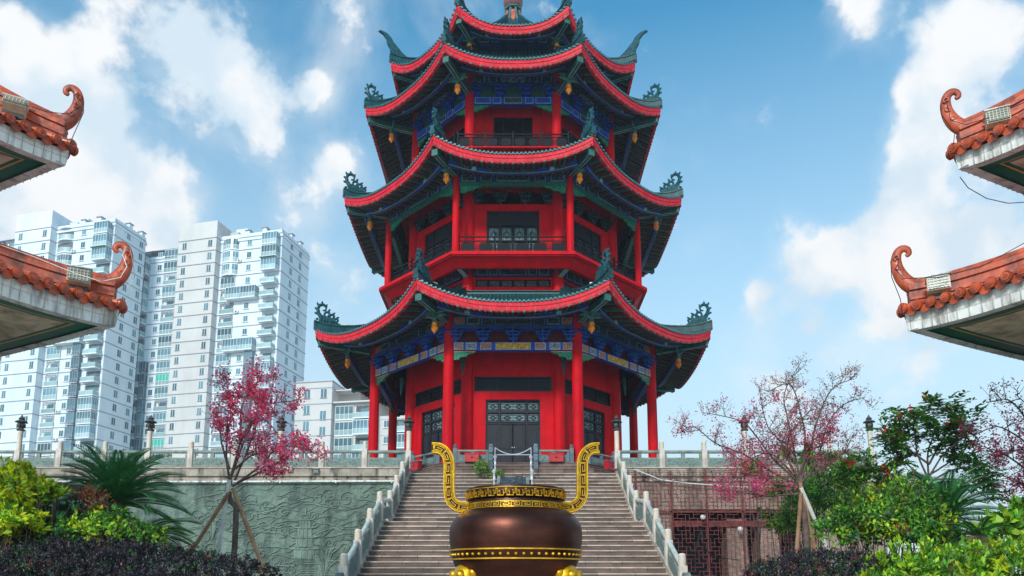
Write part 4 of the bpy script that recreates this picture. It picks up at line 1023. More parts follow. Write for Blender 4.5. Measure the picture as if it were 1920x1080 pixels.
# meander ribbons: polyline on a unit strip, bent round the neck or along the handles
def meander(n, kind=0):
    segs = []
    for i in range(n):
        x = i
        if kind == 0:    # square spiral hooks
            segs.append([(x+.02, .06), (x+.98, .06)]); segs.append([(x+.02, .94), (x+.98, .94)])
            segs.append([(x+.06, .06), (x+.06, .78), (x+.84, .78), (x+.84, .28), (x+.34, .28), (x+.34, .54), (x+.62, .54)])
        else:            # interlocking stepped fret
            segs.append([(x+.0, .94), (x+1, .94)]); segs.append([(x+.0, .06), (x+.22, .06), (x+.22, .62), (x+.08, .62)]); segs.append([(x+.22, .30), (x+.42, .30), (x+.42, .78), (x+.58, .78), (x+.58, .12), (x+.86, .12), (x+.86, .58), (x+.72, .58), (x+.72, .36)])
            segs.append([(x+.58, .06), (x+1, .06)])
    return segs
def ribbon(mb, segs, f, wdt, ht, m=0):
    """f(s,t,h) -> point; each segment becomes a raised bar"""
    for pl_ in segs:
        for (a, b) in zip(pl_[:-1], pl_[1:]):
            n = max(1, int(abs(b[0]-a[0])/.25)); 
            for q in range(n):
                p = (a[0]+(b[0]-a[0])*q/n, a[1]+(b[1]-a[1])*q/n); r = (a[0]+(b[0]-a[0])*(q+1)/n, a[1]+(b[1]-a[1])*(q+1)/n)
                if abs(b[0]-a[0]) > abs(b[1]-a[1]):
                    e = wdt[1]; c = [(p[0]-(wdt[0] if q == 0 else 0), p[1]-e), (r[0]+(wdt[0] if q == n-1 else 0), p[1]-e), (r[0]+(wdt[0] if q == n-1 else 0), p[1]+e), (p[0]-(wdt[0] if q == 0 else 0), p[1]+e)]
                else:
                    e = wdt[0]; lo, hi = sorted((p[1], r[1])); c = [(p[0]-e, lo-wdt[1]*.0), (p[0]+e, lo), (p[0]+e, hi), (p[0]-e, hi)]
                vs = [f(x, y, 0) for x, y in c]+[f(x, y, ht) for x, y in c]
                mb.add(vs, [(4, 5, 6, 7), (0, 1, 5, 4), (1, 2, 6, 5), (2, 3, 7, 6), (3, 0, 4, 7)], m)
def band(name, r0, r1, za, zb, n, kind, wdt):
    mb = MB()
    def f(x, y, h):
        a = 2*math.pi*x/n; r = r0+(r1-r0)*y+h-.004; return Vector((r*math.cos(a), r*math.sin(a), za+(zb-za)*y))
    ribbon(mb, meander(n, kind), f, (wdt[0]*.75, wdt[1]*.75), .018); return mb.build(name, [M['gilt']], neck)
band('rim_fret', rp(92.3), rp(92.7), cz(941), cz(924.5), 34, 1, (.03, .04))
band('neck_fret', rp(89), rp(88), cz(959.5), cz(948.5), 30, 0, (.035, .055))
mb = MB()
for py, r in ((1033.5, 121.2), (1050, 117.5)):
    mb.lathe([(rp(r-1), cz(py)-.012), (rp(r)+.022, cz(py)-.012), (rp(r)+.022, cz(py)+.012), (rp(r-1), cz(py)+.012)], n=96)
for i in range(56):
    a = 2*math.pi*i/56; rr_ = rp(119.3); M2 = Matrix.Rotation(a, 4, 'Z')
    c = Vector((rr_*math.cos(a), rr_*math.sin(a), cz(1042)))
    d = Vector((math.cos(a), math.sin(a), 0)); mb.tube([c-d*.02, c+d*.015, c+d*.033], [.03, .026, .008], 8)
mb.build('stud_band', [M['gilt']], body, smooth=50)
# handles: flat strap along a bent path (picture pixels from the axis), in the plane facing the viewer
def handle(sg):
    base = [(84, 953.5), (102, 953), (115, 947), (122.5, 935), (124.5, 912), (124.5, 888), (124.8, 873), (127.5, 860), (134.5, 850.5), (143, 845.5), (150, 844.5), (158, 844.5)]
    P = smoothp([(a*K*sg, cz(b)) for a, b in base], 5)
    # arclength
    S_ = [0]
    for a, b in zip(P[:-1], P[1:]): S_.append(S_[-1]+math.hypot(b[0]-a[0], b[1]-a[1]))
    T = S_[-1]
    def loc_(s):
        s = max(0, min(T, s))
        for i in range(len(S_)-1):
            if s <= S_[i+1]+1e-9:
                q = (s-S_[i])/max(1e-9, S_[i+1]-S_[i]); p = (P[i][0]+(P[i+1][0]-P[i][0])*q, P[i][1]+(P[i+1][1]-P[i][1])*q)
                j0, j1 = max(0, i-2), min(len(P)-1, i+3); d = Vector((P[j1][0]-P[j0][0], 0, P[j1][1]-P[j0][1])).normalized(); return Vector((p[0], 0, p[1])), d
    hw_ = 10.3*K; th = .1
    mb = MB(); n = 60; rows = []
    for i in range(n+1):
        p, d = loc_(T*i/n); nn = Vector((-d.z, 0, d.x)); e = Vector((0, 1, 0))
        rows.append([p+nn*hw_-e*th*.7, p+nn*hw_*.9-e*th, p-nn*hw_*.9-e*th, p-nn*hw_-e*th*.7, p-nn*hw_+e*th, p+nn*hw_+e*th])
    for a, b in zip(rows[:-1], rows[1:]):
        for j in range(6): mb.add([a[j], a[(j+1) % 6], b[(j+1) % 6], b[j]], [(0, 1, 2, 3)], 1 if j == 1 else 0)
    mb.add(rows[0], [tuple(range(6))]); mb.add(rows[-1], [tuple(range(5, -1, -1))])
    h = mb.build('handle', [M['gilt'], M['bronzed']], caul, smooth=40)
    rb_ = MB(); cell = T/7.2
    def f(x, y, hgt):
        p, d = loc_(x*cell); nn = Vector((-d.z, 0, d.x)); return p+nn*hw_*.96*(y*2-1)*(-sg)-Vector((0, th+hgt-.004, 0))
    segs = []
    for i in range(7):
        x = i+.1
        segs.append([(x, .3), (x+.82, .3), (x+.82, .7), (x+.14, .7), (x+.14, .5), (x+.62, .5)])
        segs.append([(x+.9, .22), (x+.9, .78)])
    segs.append([(0.05, .05), (7.15, .05)]); segs.append([(0.05, .95), (7.15, .95)])
    segs.append([(0.05, .175), (7.15, .175)]); segs.append([(0.05, .825), (7.15, .825)])
    for s2 in segs[:14]:
        pass
    for s2 in segs:
        for a, b in zip(s2[:-1], s2[1:]):
            if abs(b[0]-a[0]) > .001 and abs(b[1]-a[1]) < .001:
                n = max(1, int(abs(b[0]-a[0])/.09)); xs_ = [a[0]+(b[0]-a[0])*q/n for q in range(n+1)]; e = .027
                if a[1] in (.05, .95): e = .05
                for p0, p1 in zip(xs_[:-1], xs_[1:]):
                    c = [(p0, a[1]-e), (p1, a[1]-e), (p1, a[1]+e), (p0, a[1]+e)]
                    vs = [f(x, y, 0) for x, y in c]+[f(x, y, .02) for x, y in c]; rb_.add(vs, [(4, 5, 6, 7), (0, 1, 5, 4), (2, 3, 7, 6), (1, 2, 6, 5), (3, 0, 4, 7)])
            else:
                e = .024; lo, hi = sorted((a[1], b[1])); c = [(a[0]-e, lo-.034), (a[0]+e, lo-.034), (a[0]+e, hi+.034), (a[0]-e, hi+.034)]
                vs = [f(x, y, 0) for x, y in c]+[f(x, y, .02) for x, y in c]; rb_.add(vs, [(4, 5, 6, 7), (0, 1, 5, 4), (1, 2, 6, 5), (2, 3, 7, 6), (3, 0, 4, 7)])
    rb_.build('handle_fret', [M['gilt']], h)
handle(-1); handle(1)
# three lion-headed feet
def foot(ang):
    mb = MB(); rr = random.Random(9); r0 = rp(86)
    c = Vector((0, 0, 0)); zt_ = cz(1066)
    def blob(x, y, z, r, sx=1, m=0):
        k = 7; mb.lathe([(r*math.sin(math.pi*(i+.02)/ (k)), -r*math.cos(math.pi*(i+.02)/k)) for i in range(k+1)], (x, y, z), 12)
    R0 = rp(98)
    # x outwards, z up
    blob(R0, 0, zt_-.16, .27); blob(R0+.16, 0, zt_-.26, .19); blob(R0+.3, 0, zt_-.32, .11)
    for s in (-1, 1):
        blob(R0+.2, s*.14, zt_-.12, .09); blob(R0+.26, s*.09, zt_-.36, .1); blob(R0-.0, s*.24, zt_-.08, .09)
        for q in range(6):
            a = q*.5; mb.tube([Vector((R0-.05+u*.9, s*(.2+.02*q), zt_-.12-.1*q+v)) for u, v in spiral(0, 0, .09, .02, a, a+8, 10)], .028, 5)
    for q in range(5):
        mb.tube([Vector((R0+.02+.9*u, -.16+.08*q, zt_+.02-.03*abs(q-2)+v)) for u, v in spiral(0, 0, .075, .015, q, q+8, 10)], .026, 5)
    mb.tube([Vector((R0-.02, 0, zt_-.3)), Vector((R0+.02, 0, zt_-.6)), Vector((R0-.05, 0, zt_-.85)), Vector((R0+.02, 0, 1.12)), Vector((R0+.12, 0, 1.0))], [.2, .16, .13, .17, .2], 12)
    return mb.build('foot', [M['gilt']], caul, rz=ang, smooth=60)
for a in (-28, 208, 90): foot(R_(a))
mb = MB(); mb.lathe([(1.75, 0), (1.75, .2), (1.6, .24), (1.55, .75), (1.66, .8), (1.66, .92), (1.3, .92)], n=8, ang=R_(22.5)); o = mb.build('pedestal', [M['stone']], loc=(CXW, CYD, 0)); tag(o, 'octagonal stone pedestal under the bronze cauldron', 'pedestal')
caul.rotation_euler = (R_(2.2), 0, 0)
M['slit'] = pmat('board_joint', sr(188,182,174), .8)
# ---------------------------------------------------------------- orange-tiled gate pavilions at both sides
def sq_roof(parent, R, zc, zm, Rin, zin, fh=.33, name='roof'):
    Le = R*math.sin(math.pi/4); EX = 3.0; inw = .12
    def edge(s): a = abs(s)**EX; return s*Le, Le-inw*(1-a), zm+(zc-zm)*a
    def surf(s, v, dz=0):
        x, r, z = edge(s); q = Rin*math.sin(math.pi/4)
        zl = zm+(zc-zm)*abs(s)**EX*(1-v)**2
        return Vector((x+(s*q-x)*v, -(r+(q-r)*v), zl+(zin-zm)*(v**1.25)+dz))
    S = [-1+2*i/24 for i in range(25)]; top = MB(); nv = 7
    top.grid([[surf(s, v/nv) for s in S] for v in range(nv+1)], 0)
    n = int(2*Le/.25); ql = Rin*math.sin(math.pi/4)
    for i in range(n+1):
        s = (-1+2*i/n)*.98; x0 = s*Le; pts = []
        for j in range(nv+1):
            v = j/nv; hw = Le+(ql-Le)*v
            if abs(x0) > hw-.05: break
            pts.append(surf(x0/hw, v, .07))
        if len(pts) < 2: pts = [surf(s, 0, .07), surf(s, .1, .07)]
        pts[0] = surf(s, 0, .07)+Vector((0, -.14, -.02)); top.tube(pts, .078, 8, 0, cap=False)
        c = pts[0]; k = 12
        for rad, dy, m in ((.092, 0, 1), (.064, -.02, 0), (.036, -.035, 1)):
            vs = [c+Vector((rad*math.cos(2*math.pi*q/k), dy-.01, rad*math.sin(2*math.pi*q/k))) for q in range(k)]; top.add(vs+[p+Vector((0, .05, 0)) for p in vs], [tuple(range(k))]+[(q, (q+1) % k, k+(q+1) % k, k+q) for q in range(k)], m)
        if i < n:
            sm = (-1+2*(i+.5)/n)*.98; p = surf(sm, 0, 0)+Vector((0, -.1, 0))
            vs = [p+Vector((.11*math.cos(math.pi+math.pi*q/8), .0, .04+.15*math.sin(math.pi+math.pi*q/8))) for q in range(9)]
            top.add(vs+[a+Vector((0, .03, 0)) for a in vs], [tuple(range(9))]+[(q, q+1, 10+q, 9+q) for q in range(8)], 1)
            top.tube([surf(sm, 0, .02)+Vector((0, -.1, 0)), surf(sm, .5, .02)], .05, 5, 0, cap=False)
    full = MB()
    for k in range(4):
        rz = Matrix.Rotation(R_(90*k), 3, 'Z'); b = len(full.v); full.v += [tuple(rz @ Vector(p)) for p in top.v]; full.f += [tuple(b+i for i in f) for f in top.f]; full.m += top.m
    roof = full.build(name, [M['otile'], M['otile2']], parent, smooth=50)
    def r4(o):
        for k in range(1, 4): c = copy_tree(o, o.parent); c.rotation_euler = (0, 0, R_(90*k))
    fb = MB(); rows = [[] for _ in range(5)]
    for i in range(41):
        s = -1+2*i/40; x, r, z = edge(s); q = .99
        rows[0].append(Vector((x, -r+.1, z-.03))); rows[1].append(Vector((x, -r-.0, z-.03))); rows[2].append(Vector((x, -r+.015, z-fh*.5))); rows[3].append(Vector((x*q, -r+.03, z-fh))); rows[4].append(Vector((x*q, -r+.2, z-fh)))
    fb.grid(rows, 0)
    for i in range(int(2*Le/.17)):
        s = -1+2*(i+.5+.25*math.sin(i*7.3))/int(2*Le/.17); x, r, z = edge(s); fb.b2(x-.003, x+.003, -r-.002, -r+.03, z-fh*.98, z-.05, 1)
    fb.grid([[a+Vector((0, -.012, 0)) for a in rows[2]], [a+Vector((0, -.012, -.008)) for a in rows[2]]], 1)
    r4(fb.build('eave_board', [M['white'], M['slit']], roof))
    sf = MB(); Ri = R-1.9
    def un(s, v): x, r, z = edge(s); q = Ri*math.sin(math.pi/4); return Vector((x*.985+(s*q-x*.985)*v, -((r-.1)+(q-r+.1)*v), (z-fh+.02)*(1-v)+(zm-fh+.02)*v))
    bands = [(0, .04, 4), (.04, .30, 1), (.30, .33, 2), (.33, .37, 1), (.37, .39, 3), (.39, 1.0, 0)]
    for a, b, m in bands: sf.grid([[un(s, a) for s in S], [un(s, b) for s in S]], m)
    r4(sf.build('soffit', [M['cream'], M['ggreen'], M['yellow'], M['ggreen'], M['dark']], roof))
    # hip ridge and curled finial, in the plane of the diagonal
    hp = MB(); pts = []; e = Vector((math.sin(math.pi/4), -math.cos(math.pi/4), 0))
    for j in range(15): p = surf(1, j/14*.98); pts.append(p+Vector((0, 0, .1)))
    pts = [pts[0]-e*.08]+pts[1:]
    for w0, lo, hi in ((.15, -.14, .06), (.18, .06, .11), (.11, .11, .26), (.15, .26, .31), (.1, .31, .38)):
        for a, b in zip(pts[:-1], pts[1:]): hp.bar(a, b, w0, lo, hi, 0)
    hp.tube([p+Vector((0, 0, .40)) for p in pts], .1, 8, 0)
    hip = hp.build('hip_ridge', [M['otile2']], roof, smooth=40)
    fn = MB(); T0 = pts[0]+Vector((0, 0, .3))
    prof = [(a+.04, b) for a, b in [(-.85, .08), (-.6, .02), (-.32, .02), (-.1, .1), (.03, .26), (.1, .46), (.11, .64), (.07, .77), (-.01, .83), (-.09, .80), (-.11, .72), (-.06, .68)]]
    rads = [.1, .14, .16, .15, .13, .105, .09, .078, .07, .06, .05, .035]
    sp2 = smoothp([(a, b) for a, b in prof], 3); rd = [rads[min(11, i//3)]+(rads[min(11, i//3+1)]-rads[min(11, i//3)])*(i % 3)/3 for i in range(len(sp2))]
    fn.tube([T0+e*a+Vector((0, 0, b)) for a, b in sp2], rd, 10, 0, flat=.7)
    for q in range(6):
        a, b = prof[1+q]; o = T0+e*a+Vector((0, 0, b)); tv = Vector((-e.y, e.x, 0))
        for sg in (-1, 1): fn.tube([o+e*u+Vector((0, 0, v_))+tv*sg*.085 for u, v_ in spiral(0, 0, .06, .015, q, q+7, 10)], .016, 5)
    fn.build('curled_finial', [M['otile2']], hip, smooth=60)
    for k in range(1, 4): c = copy_tree(hip, roof); c.rotation_euler = (0, 0, R_(90*k))
    return roof, surf, e
def floodlight(loc, rz, tilt, label):
    t = empty('floodlight', loc, rz); tag(t, label, 'floodlight', None)
    b = MB(); X = Matrix.Rotation(tilt, 4, 'X')
    def bx(c, d, m): 
        q = X @ Vector(c); b.box(q, d, m, M=X.to_3x3().to_4x4())
    bx((0, 0, .12), (.36, .22, .26), 0); bx((0, -.12, .12), (.33, .03, .23), 1); bx((0, .0, .265), (.4, .3, .02), 2)
    for i in range(6): bx((-.135+.054*i, -.14, .12), (.012, .02, .22), 0)
    for i in range(4): bx((0, -.14, .04+.053*i), (.32, .018, .01), 0)
    b.build('lamp_housing', [M['cream2'], M['pane'], M['white']], t); c = MB(); c.box((0, .05, -.06), (.3, .05, .12), 0); c.box((0, .05, -.12), (.12, .2, .04), 0); c.build('bracket', [M['lampm']], t)
    return t
M['cream2'] = pmat('cream_metal', sr(214,190,160), .5, var=.1, stain=(sr(150,110,80),.5), sscale=3)
def pavilion(C, ang, dz, side):
    Rl, Ru = 4.0, 2.96
    cx, cy = C.x-Rl*math.cos(ang), C.y-Rl*math.sin(ang)
    t = empty('tiled_pavilion', (cx, cy, 0), ang+R_(45)); tag(t, 'orange-tiled two-roofed pavilion with white eave boards cut off by the %s edge of the photo' % side, 'pavilion')
    zl = zz(580, 13)+dz; zu = zz(284, 12.7)+dz
    sq_roof(t, Rl, zl+.02, zl-.1, 1.6, zl+.5, .36)
    sq_roof(t, Ru, zu+.02, zu-.1, .12, zu+1.35, .33, 'upper_roof')
    b = MB(); b.b2(-.9, .9, -.9, .9, 0, zu-.2, 0); b.build('wall', [M['red']], t)
    b = MB()
    for k in range(4): a = R_(45+90*k); b.lathe([(.2, 0), (.17, zl-.3)], (1.75*math.cos(a), 1.75*math.sin(a), 0), 14)
    for k in range(4):
        rz = Matrix.Rotation(R_(90*k), 3, 'Z'); m2 = MB(); m2.b2(-1.15, 1.15, -1.32, -1.16, zl-.85, zl-.36, 0); q = len(b.v); b.v += [tuple(rz @ Vector(p)) for p in m2.v]; b.f += [tuple(q+i for i in f) for f in m2.f]; b.m += m2.m
    b.build('frame', [M['ggreen']], t)
    b = MB(); b.lathe([(2.9, 0), (2.9, .35), (2.7, .35)], n=8); b.build('base', [M['stone']], t)
    return t, zl, zu
CL = at(222, 598, 13.0); CR = at(1698, 605, 13.0)
ta, zl, zu = pavilion(CL, R_(19), 0, 'left'); tb2, zlr, zur = pavilion(CR, R_(161), -.08, 'right')
for px, py, Y, rz, tl, lab in ((147, 533, 12.42, R_(28), R_(-8), 'cream floodlight on the ridge of the lower orange roof at left'), (26, 206, 12.05, R_(30), R_(-40), 'cream floodlight tipped upwards on the upper orange roof at left'),
                      (1761, 547, 12.42, R_(-28), R_(-8), 'cream floodlight on the ridge of the lower orange roof at right'), (1872, 235, 12.1, R_(-25), R_(-12), 'cream floodlight on the ridge of the upper orange roof at right')):
    floodlight(at(px, py, Y), rz, tl, lab)
def cable(name, pts, r, mat, label):
    b = MB(); b.tube([Vector(p) for p in pts], r, 5); o = b.build(name, [mat], smooth=60); return tag(o, label, 'cable')
def pcurve(pp, Y0, Y1=None): n = len(pp); return [at(a, b, Y0+((Y1 or Y0)-Y0)*i/max(1, n-1)) for i, (a, b) in enumerate(pp)]
cable('roof_cable', pcurve([(1800, 332), (1815, 352), (1850, 372), (1890, 381), (1922, 379), (1960, 372)], 12.9, 12.0), .008, M['black'], 'thin black cable drooping from the corner of the upper right orange roof')
cable('roof_cable', pcurve([(238, 540), (252, 520), (249, 490), (244, 466), (236, 462), (230, 478), (238, 500), (226, 520), (190, 528), (140, 512), (60, 480), (-20, 452)], 12.75, 12.0), .007, M['white'], 'pale cable looped round the curled finial of the lower left orange roof')
cable('roof_cable', pcurve([(128, 282), (134, 262), (157, 210), (155, 185), (146, 173), (138, 180), (148, 200), (130, 214), (90, 210), (40, 195), (-20, 170)], 12.5, 12.0), .007, M['black'], 'dark cable looped round the curled finial of the upper left orange roof')
cable('roof_cable', pcurve([(1692, 590), (1688, 560), (1672, 520), (1670, 490), (1680, 480), (1686, 492), (1678, 505), (1695, 522), (1760, 520), (1840, 500), (1922, 455)], 12.75, 12.0), .007, M['black'], 'dark cable looped round the curled finial of the lower right orange roof')
cable('roof_cable', pcurve([(1788, 270), (1790, 250), (1765, 215), (1764, 196), (1774, 191), (1778, 202), (1782, 225), (1810, 234), (1850, 222), (1925, 190)], 12.5, 12.0), .007, M['black'], 'dark cable looped round the curled finial of the upper right orange roof')
# ---------------------------------------------------------------- apartment towers
def off(mesh_o): col.objects.unlink(mesh_o); return mesh_o
b = MB(); b.b2(-.62, .62, -.06, .1, 0, 1.5, 0); b.b2(-.52, .52, -.08, .05, .1, 1.4, 1); b.b2(-.03, .03, -.1, 0, .1, 1.4, 0); b.b2(-.75, .75, -.22, .0, -.12, 0, 0); WIN = off(b.build('window', [M['tframe'], M['tglass']]))
b = MB(); b.b2(-.5, .5, -.02, .1, 0, 1.5, 1); b.b2(-.04, .04, -.06, 0, 0, 1.5, 0); b.b2(-.6, .6, -.14, .0, -.1, 0, 2); WIN2 = off(b.build('window', [M['tframe'], M['tglass'], M['tline']]))
def bay(w_, kind, mg):
    b = MB(); n = 8; d = .9
    P = [(-w_/2+w_*i/n, -d*math.sin(math.pi*i/n)**.7) for i in range(n+1)]
    for i in range(n):
        (x0, y0), (x1, y1) = P[i], P[i+1]
        b.bar((x0, y0, 0), (x1, y1, 0), .06, -.15, .15, 0); b.bar((x0, y0, 0), (x1, y1, 0), .03, .15, 1.05, 2); b.bar((x0, y0, 0), (x1, y1, 0), .06, 1.05, 1.15, 0)
        if kind: b.bar((x0, y0, 0), (x1, y1, 0), .025, 1.15, 2.55, 1); b.bar((x0, y0, 0), (x1, y1, 0), .06, 2.5, 2.75, 0)
        b.box((x0, y0, 1.4), (.08, .08, 2.7) if kind else (.05, .05, 0.1), 0)
    b.add([(x, y, 0) for x, y in P], [tuple(range(n+1))], 0); b.add([(x, y, 2.8) for x, y in P], [tuple(range(n+1))], 0)
    b.b2(-w_/2, w_/2, -.01, .02, .1, 2.6, 3)
    return off(b.build('bay_window', [M['tframe'], mg, M['tglass2'], M['tdark']]))
def loggia(w_, kind):
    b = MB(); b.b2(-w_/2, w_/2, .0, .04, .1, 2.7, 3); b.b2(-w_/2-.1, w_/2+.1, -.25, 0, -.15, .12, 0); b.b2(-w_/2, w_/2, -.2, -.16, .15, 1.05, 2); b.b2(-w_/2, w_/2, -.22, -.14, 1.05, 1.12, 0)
    if kind:
        b.b2(-w_/2, w_/2, -.19, -.15, 1.12, 2.6, 1)
        for i in range(5): x = -w_/2+w_*i/4; b.b2(x-.04, x+.04, -.24, -.12, .12, 2.65, 0)
        b.b2(-w_/2, w_/2, -.24, -.12, 2.6, 2.7, 0)
    else: b.b2(-w_*.1, w_*.35, -.01, .0, .15, 2.1, 1); b.b2(-w_*.32, -w_*.2, -.03, .0, .2, 1.9, 0)
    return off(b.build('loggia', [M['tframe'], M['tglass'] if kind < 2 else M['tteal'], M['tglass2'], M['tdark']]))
def balc(w_, d, kind):
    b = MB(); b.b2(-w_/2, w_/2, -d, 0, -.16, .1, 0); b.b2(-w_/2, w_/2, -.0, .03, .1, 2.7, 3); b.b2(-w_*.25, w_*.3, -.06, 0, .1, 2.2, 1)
    for (x0, x1, y0, y1) in ((-w_/2, w_/2, -d+.02, -d+.05), (-w_/2+.02, -w_/2+.05, -d, 0), (w_/2-.05, w_/2-.02, -d, 0)):
        b.b2(x0, x1, y0, y1, .1, .98, 2); b.b2(x0, x1, y0-.02, y1+.02, .98, 1.05, 0)
        if kind: b.b2(x0, x1, y0, y1, 1.05, 2.6, 1); b.b2(x0, x1, y0-.02, y1+.02, 2.6, 2.75, 0)
    if kind:
        for i in range(6): x = -w_/2+.04+(w_-.08)*i/5; b.b2(x-.035, x+.035, -d-.01, -d+.06, .1, 2.65, 0)
        for i in range(3): b.b2(w_/2-.06, w_/2+.0, -d*(i+.5)/3-.03, -d*(i+.5)/3+.03, .1, 2.65, 0)
    if kind == 2: b.b2(-w_/2-.1, w_/2+.1, -d-.5, 0, 2.72, 2.8, 4)
    return off(b.build('balcony', [M['tframe'], M['tglass'], M['tglass2'], M['tdark'], M['green']]))
def glassbox():
    b = MB(); b.b2(-1.0, 1.0, -.9, 0, .35, 2.75, 1); b.b2(-1.06, 1.06, -.96, 0, -.1, .1, 0); b.b2(-1.04, 1.04, -.94, 0, 2.7, 2.82, 0)
    for x in (-1, -.3, .3, 1): b.b2(x-.05, x+.05, -.95, -.85, .1, 2.8, 0)
    b.b2(-1.0, 1.0, -.93, -.88, .9, 1.0, 0); b.box((0, -.5, .2), (.8, .5, .3), 2)
    return off(b.build('glass_box', [M['tline'], M['tglass'], M['tframe']]))
BAY = [bay(4.2, 1, M['tglass']), bay(4.2, 0, M['tglass'])]; LOG = [loggia(3.6, 0), loggia(3.6, 1), loggia(3.6, 2)]; BAL = [balc(3.7, 1.6, 0), balc(3.7, 1.6, 1), balc(3.7, 1.6, 2)]; GB = glassbox()
b = MB(); b.box((0, -.2, .3), (.9, .4, .6), 0); b.tube([Vector((0, -.41, .3)), Vector((0, -.43, .3))], .22, 12, 1); b.box((0, -.1, -.05), (1, .3, .06), 0); AC = off(b.build('air_conditioner', [M['tframe'], M['tdark']]))
def tower(O, rz, label, depth, seed, wallm, slabm, H=88.2, f0=8, nfl=28, left=True):
    t = empty('apartment_tower', O, rz); tag(t, label, 'apartment building'); rr = random.Random(seed); h = H/nfl
    b = MB()
    b.b2(-16, 0, 0, depth, 0, H, 0); b.b2(-16.3, .25, -.25, depth+.2, H-.9, H-.3, 0); b.b2(-16, 0, 0, .2, H, H+.9, 0); b.b2(-.2, 0, 0, depth, H, H+.9, 0)
    if left: b.b2(-39, -26, 1.0, depth, 0, H-1.5, 0); b.b2(-39.2, -26, .8, depth, H-2.3, H-1.8, 0)
    b.b2(-26, -16, -1.6, depth-.5, 0, H+4.2, 1); b.b2(-19.5, -13.5, 3, 8, H, H+3.4, 1); b.b2(-15.5, -12.5, 5, 9, H+.9, H+5.2, 0)
    for x, y in ((-9.5, 1.2), (-5, 1.0), (-.8, 5), (-.8, 9)): b.b2(x-.5, x+.5, y-.5, y+.5, H+.9, H+2.0, 0); b.b2(x-.7, x+.7, y-.7, y+.7, H+2.0, H+2.2, 2)
    for i in range(f0, nfl+1):
        z = i*h; b.b2(-26.12, -15.9, -1.72, depth-.4, z-.07, z+.07, 2)
        b.b2(-16.0, .1, -.1, depth+.1, z-.08, z+.08, 2)
        if left: b.b2(-39.1, -26, .9, depth, z-.08, z+.08, 2)
    b.build('wall', [wallm, slabm, M['tline']], t)
    for i in range(f0, nfl):
        z = i*h+.2
        # B slab: two columns of windows
        for x in (-24.4, -17.6): put(WIN2, 'window', (x, -1.6, z+.9), t)
        for y in (4.2, 8.2)[:2 if depth > 9 else 1]: put(WIN2, 'window', (0.0, y, z+.9), t, R_(90))
        upper = i > nfl-4
        if upper: put(BAY[rr.random() < .35], 'bay_window', (-13.2, 0, z), t)
        else: put(LOG[0 if rr.random() < .5 else 1], 'loggia', (-13.4, 0, z), t)
        if i in (nfl-5, nfl-9): 
            for q in (-11.0, -7.2): put(BAL[1], 'balcony', (q, 0, z-.1), t)
        elif i < nfl-9: put(GB, 'glass_box', (-6.6, 0, z), t)
        put(WIN, 'window', (-9.4 if i < nfl-9 else -8.3, 0, z+.8), t) if i not in (nfl-5, nfl-9) else None
        k = 2 if i == nfl-3 else (1 if i > nfl-3 or rr.random() < .35 else 0)
        put(BAL[k], 'balcony', (-2.4, 0, z-.1), t)
        if rr.random() < .3: put(AC, 'air_conditioner', (-10.6, -.1, z-.1), t, 0, 1)
        if left:
            put(WIN2, 'bay_glazing', (-27.4, 1.0, z+.5), t, 0, 1.2)
            put(LOG[2 if i in (12, 17) else rr.choice((0, 1, 1))], 'loggia', (-29.8, 1.0, z), t); put(WIN, 'small_window', (-32.9, 1.0, z+.8), t)
            if i < nfl-9: put(GB, 'glass_box', (-35.0, 1.0, z), t)
            put(BAL[rr.random() < .4], 'balcony', (-37.4, 1.0, z-.1), t)
    return t
o1 = at(508, 870, 160.0); o1.z = 0
tower(o1, R_(-13.4), 'tall pale apartment tower with a projecting beige window slab, behind the pink cherry', 12.3, 1, M['tblue'], M['twhite'], H=86.5)
o2 = at(177, 870, 157.0); o2.z = 0
tower(o2, R_(-14), 'tall hazy blue apartment tower behind the sago palm, cut off by the left edge', 9.6, 2, M['tblue'], M['tblue'], H=87.5)
# low block between the tower and the pagoda
t = empty('apartment_block', at(600, 870, 140.0).xy.to_3d(), R_(-10)); tag(t, 'lower white apartment block with glazed balconies just left of the pagoda columns', 'apartment building')
H3 = zz(713, 140); b = MB(); b.b2(-5.6, 1.9, 0, 9, 0, H3, 0); b.b2(-5.7, 2.0, -.1, 9, H3-.35, H3-.15, 1)
b.b2(1.9, 10.5, 1.2, 12, 0, H3-4.4, 0); b.b2(1.9, 10.6, .3, 1.2, H3-4.6, H3-4.3, 0); b.b2(10.5, 22, 2.5, 14, 0, H3-7, 0); b.b2(1.9, 6, 4, 9, H3-4.4, H3-1.6, 0)
h = 3.15; fl = int((H3-5)/h)
for i in range(8, fl+2): 
    z = H3-5-(fl-i)*h; b.b2(-5.65, 1.95, -.06, 9, z-.07+.3, z+.07+.3, 1); b.b2(1.9, 10.55, 1.1, 12, z-.1, z+.1, 0); b.b2(10.5, 22.1, 2.4, 12, z-2.7, z-2.5, 0)
b.build('wall', [M['twhite'], M['tline']], t)
for i in range(8, fl+1):
    z = H3-5-(fl-i)*h-h+.3
    put(WIN2, 'window', (-3.2, 0, z+h+1.2), t, 0, 1.15); put(WIN2, 'window', (.2, 0, z+h+1.2 if i == fl else z+h+.0), t, 0, 1.15); 
    put(LOG[1], 'loggia', (4.1, 1.2, z+.1), t); put(BAL[1 if i % 2 else 0], 'balcony', (8.3, 1.2, z), t)
    put(WIN, 'window', (12.2, 2.5, z-1.5), t); put(BAL[i % 2], 'balcony', (15.4, 2.5, z-2.7), t); put(WIN, 'window', (19, 2.5, z-1.5), t)
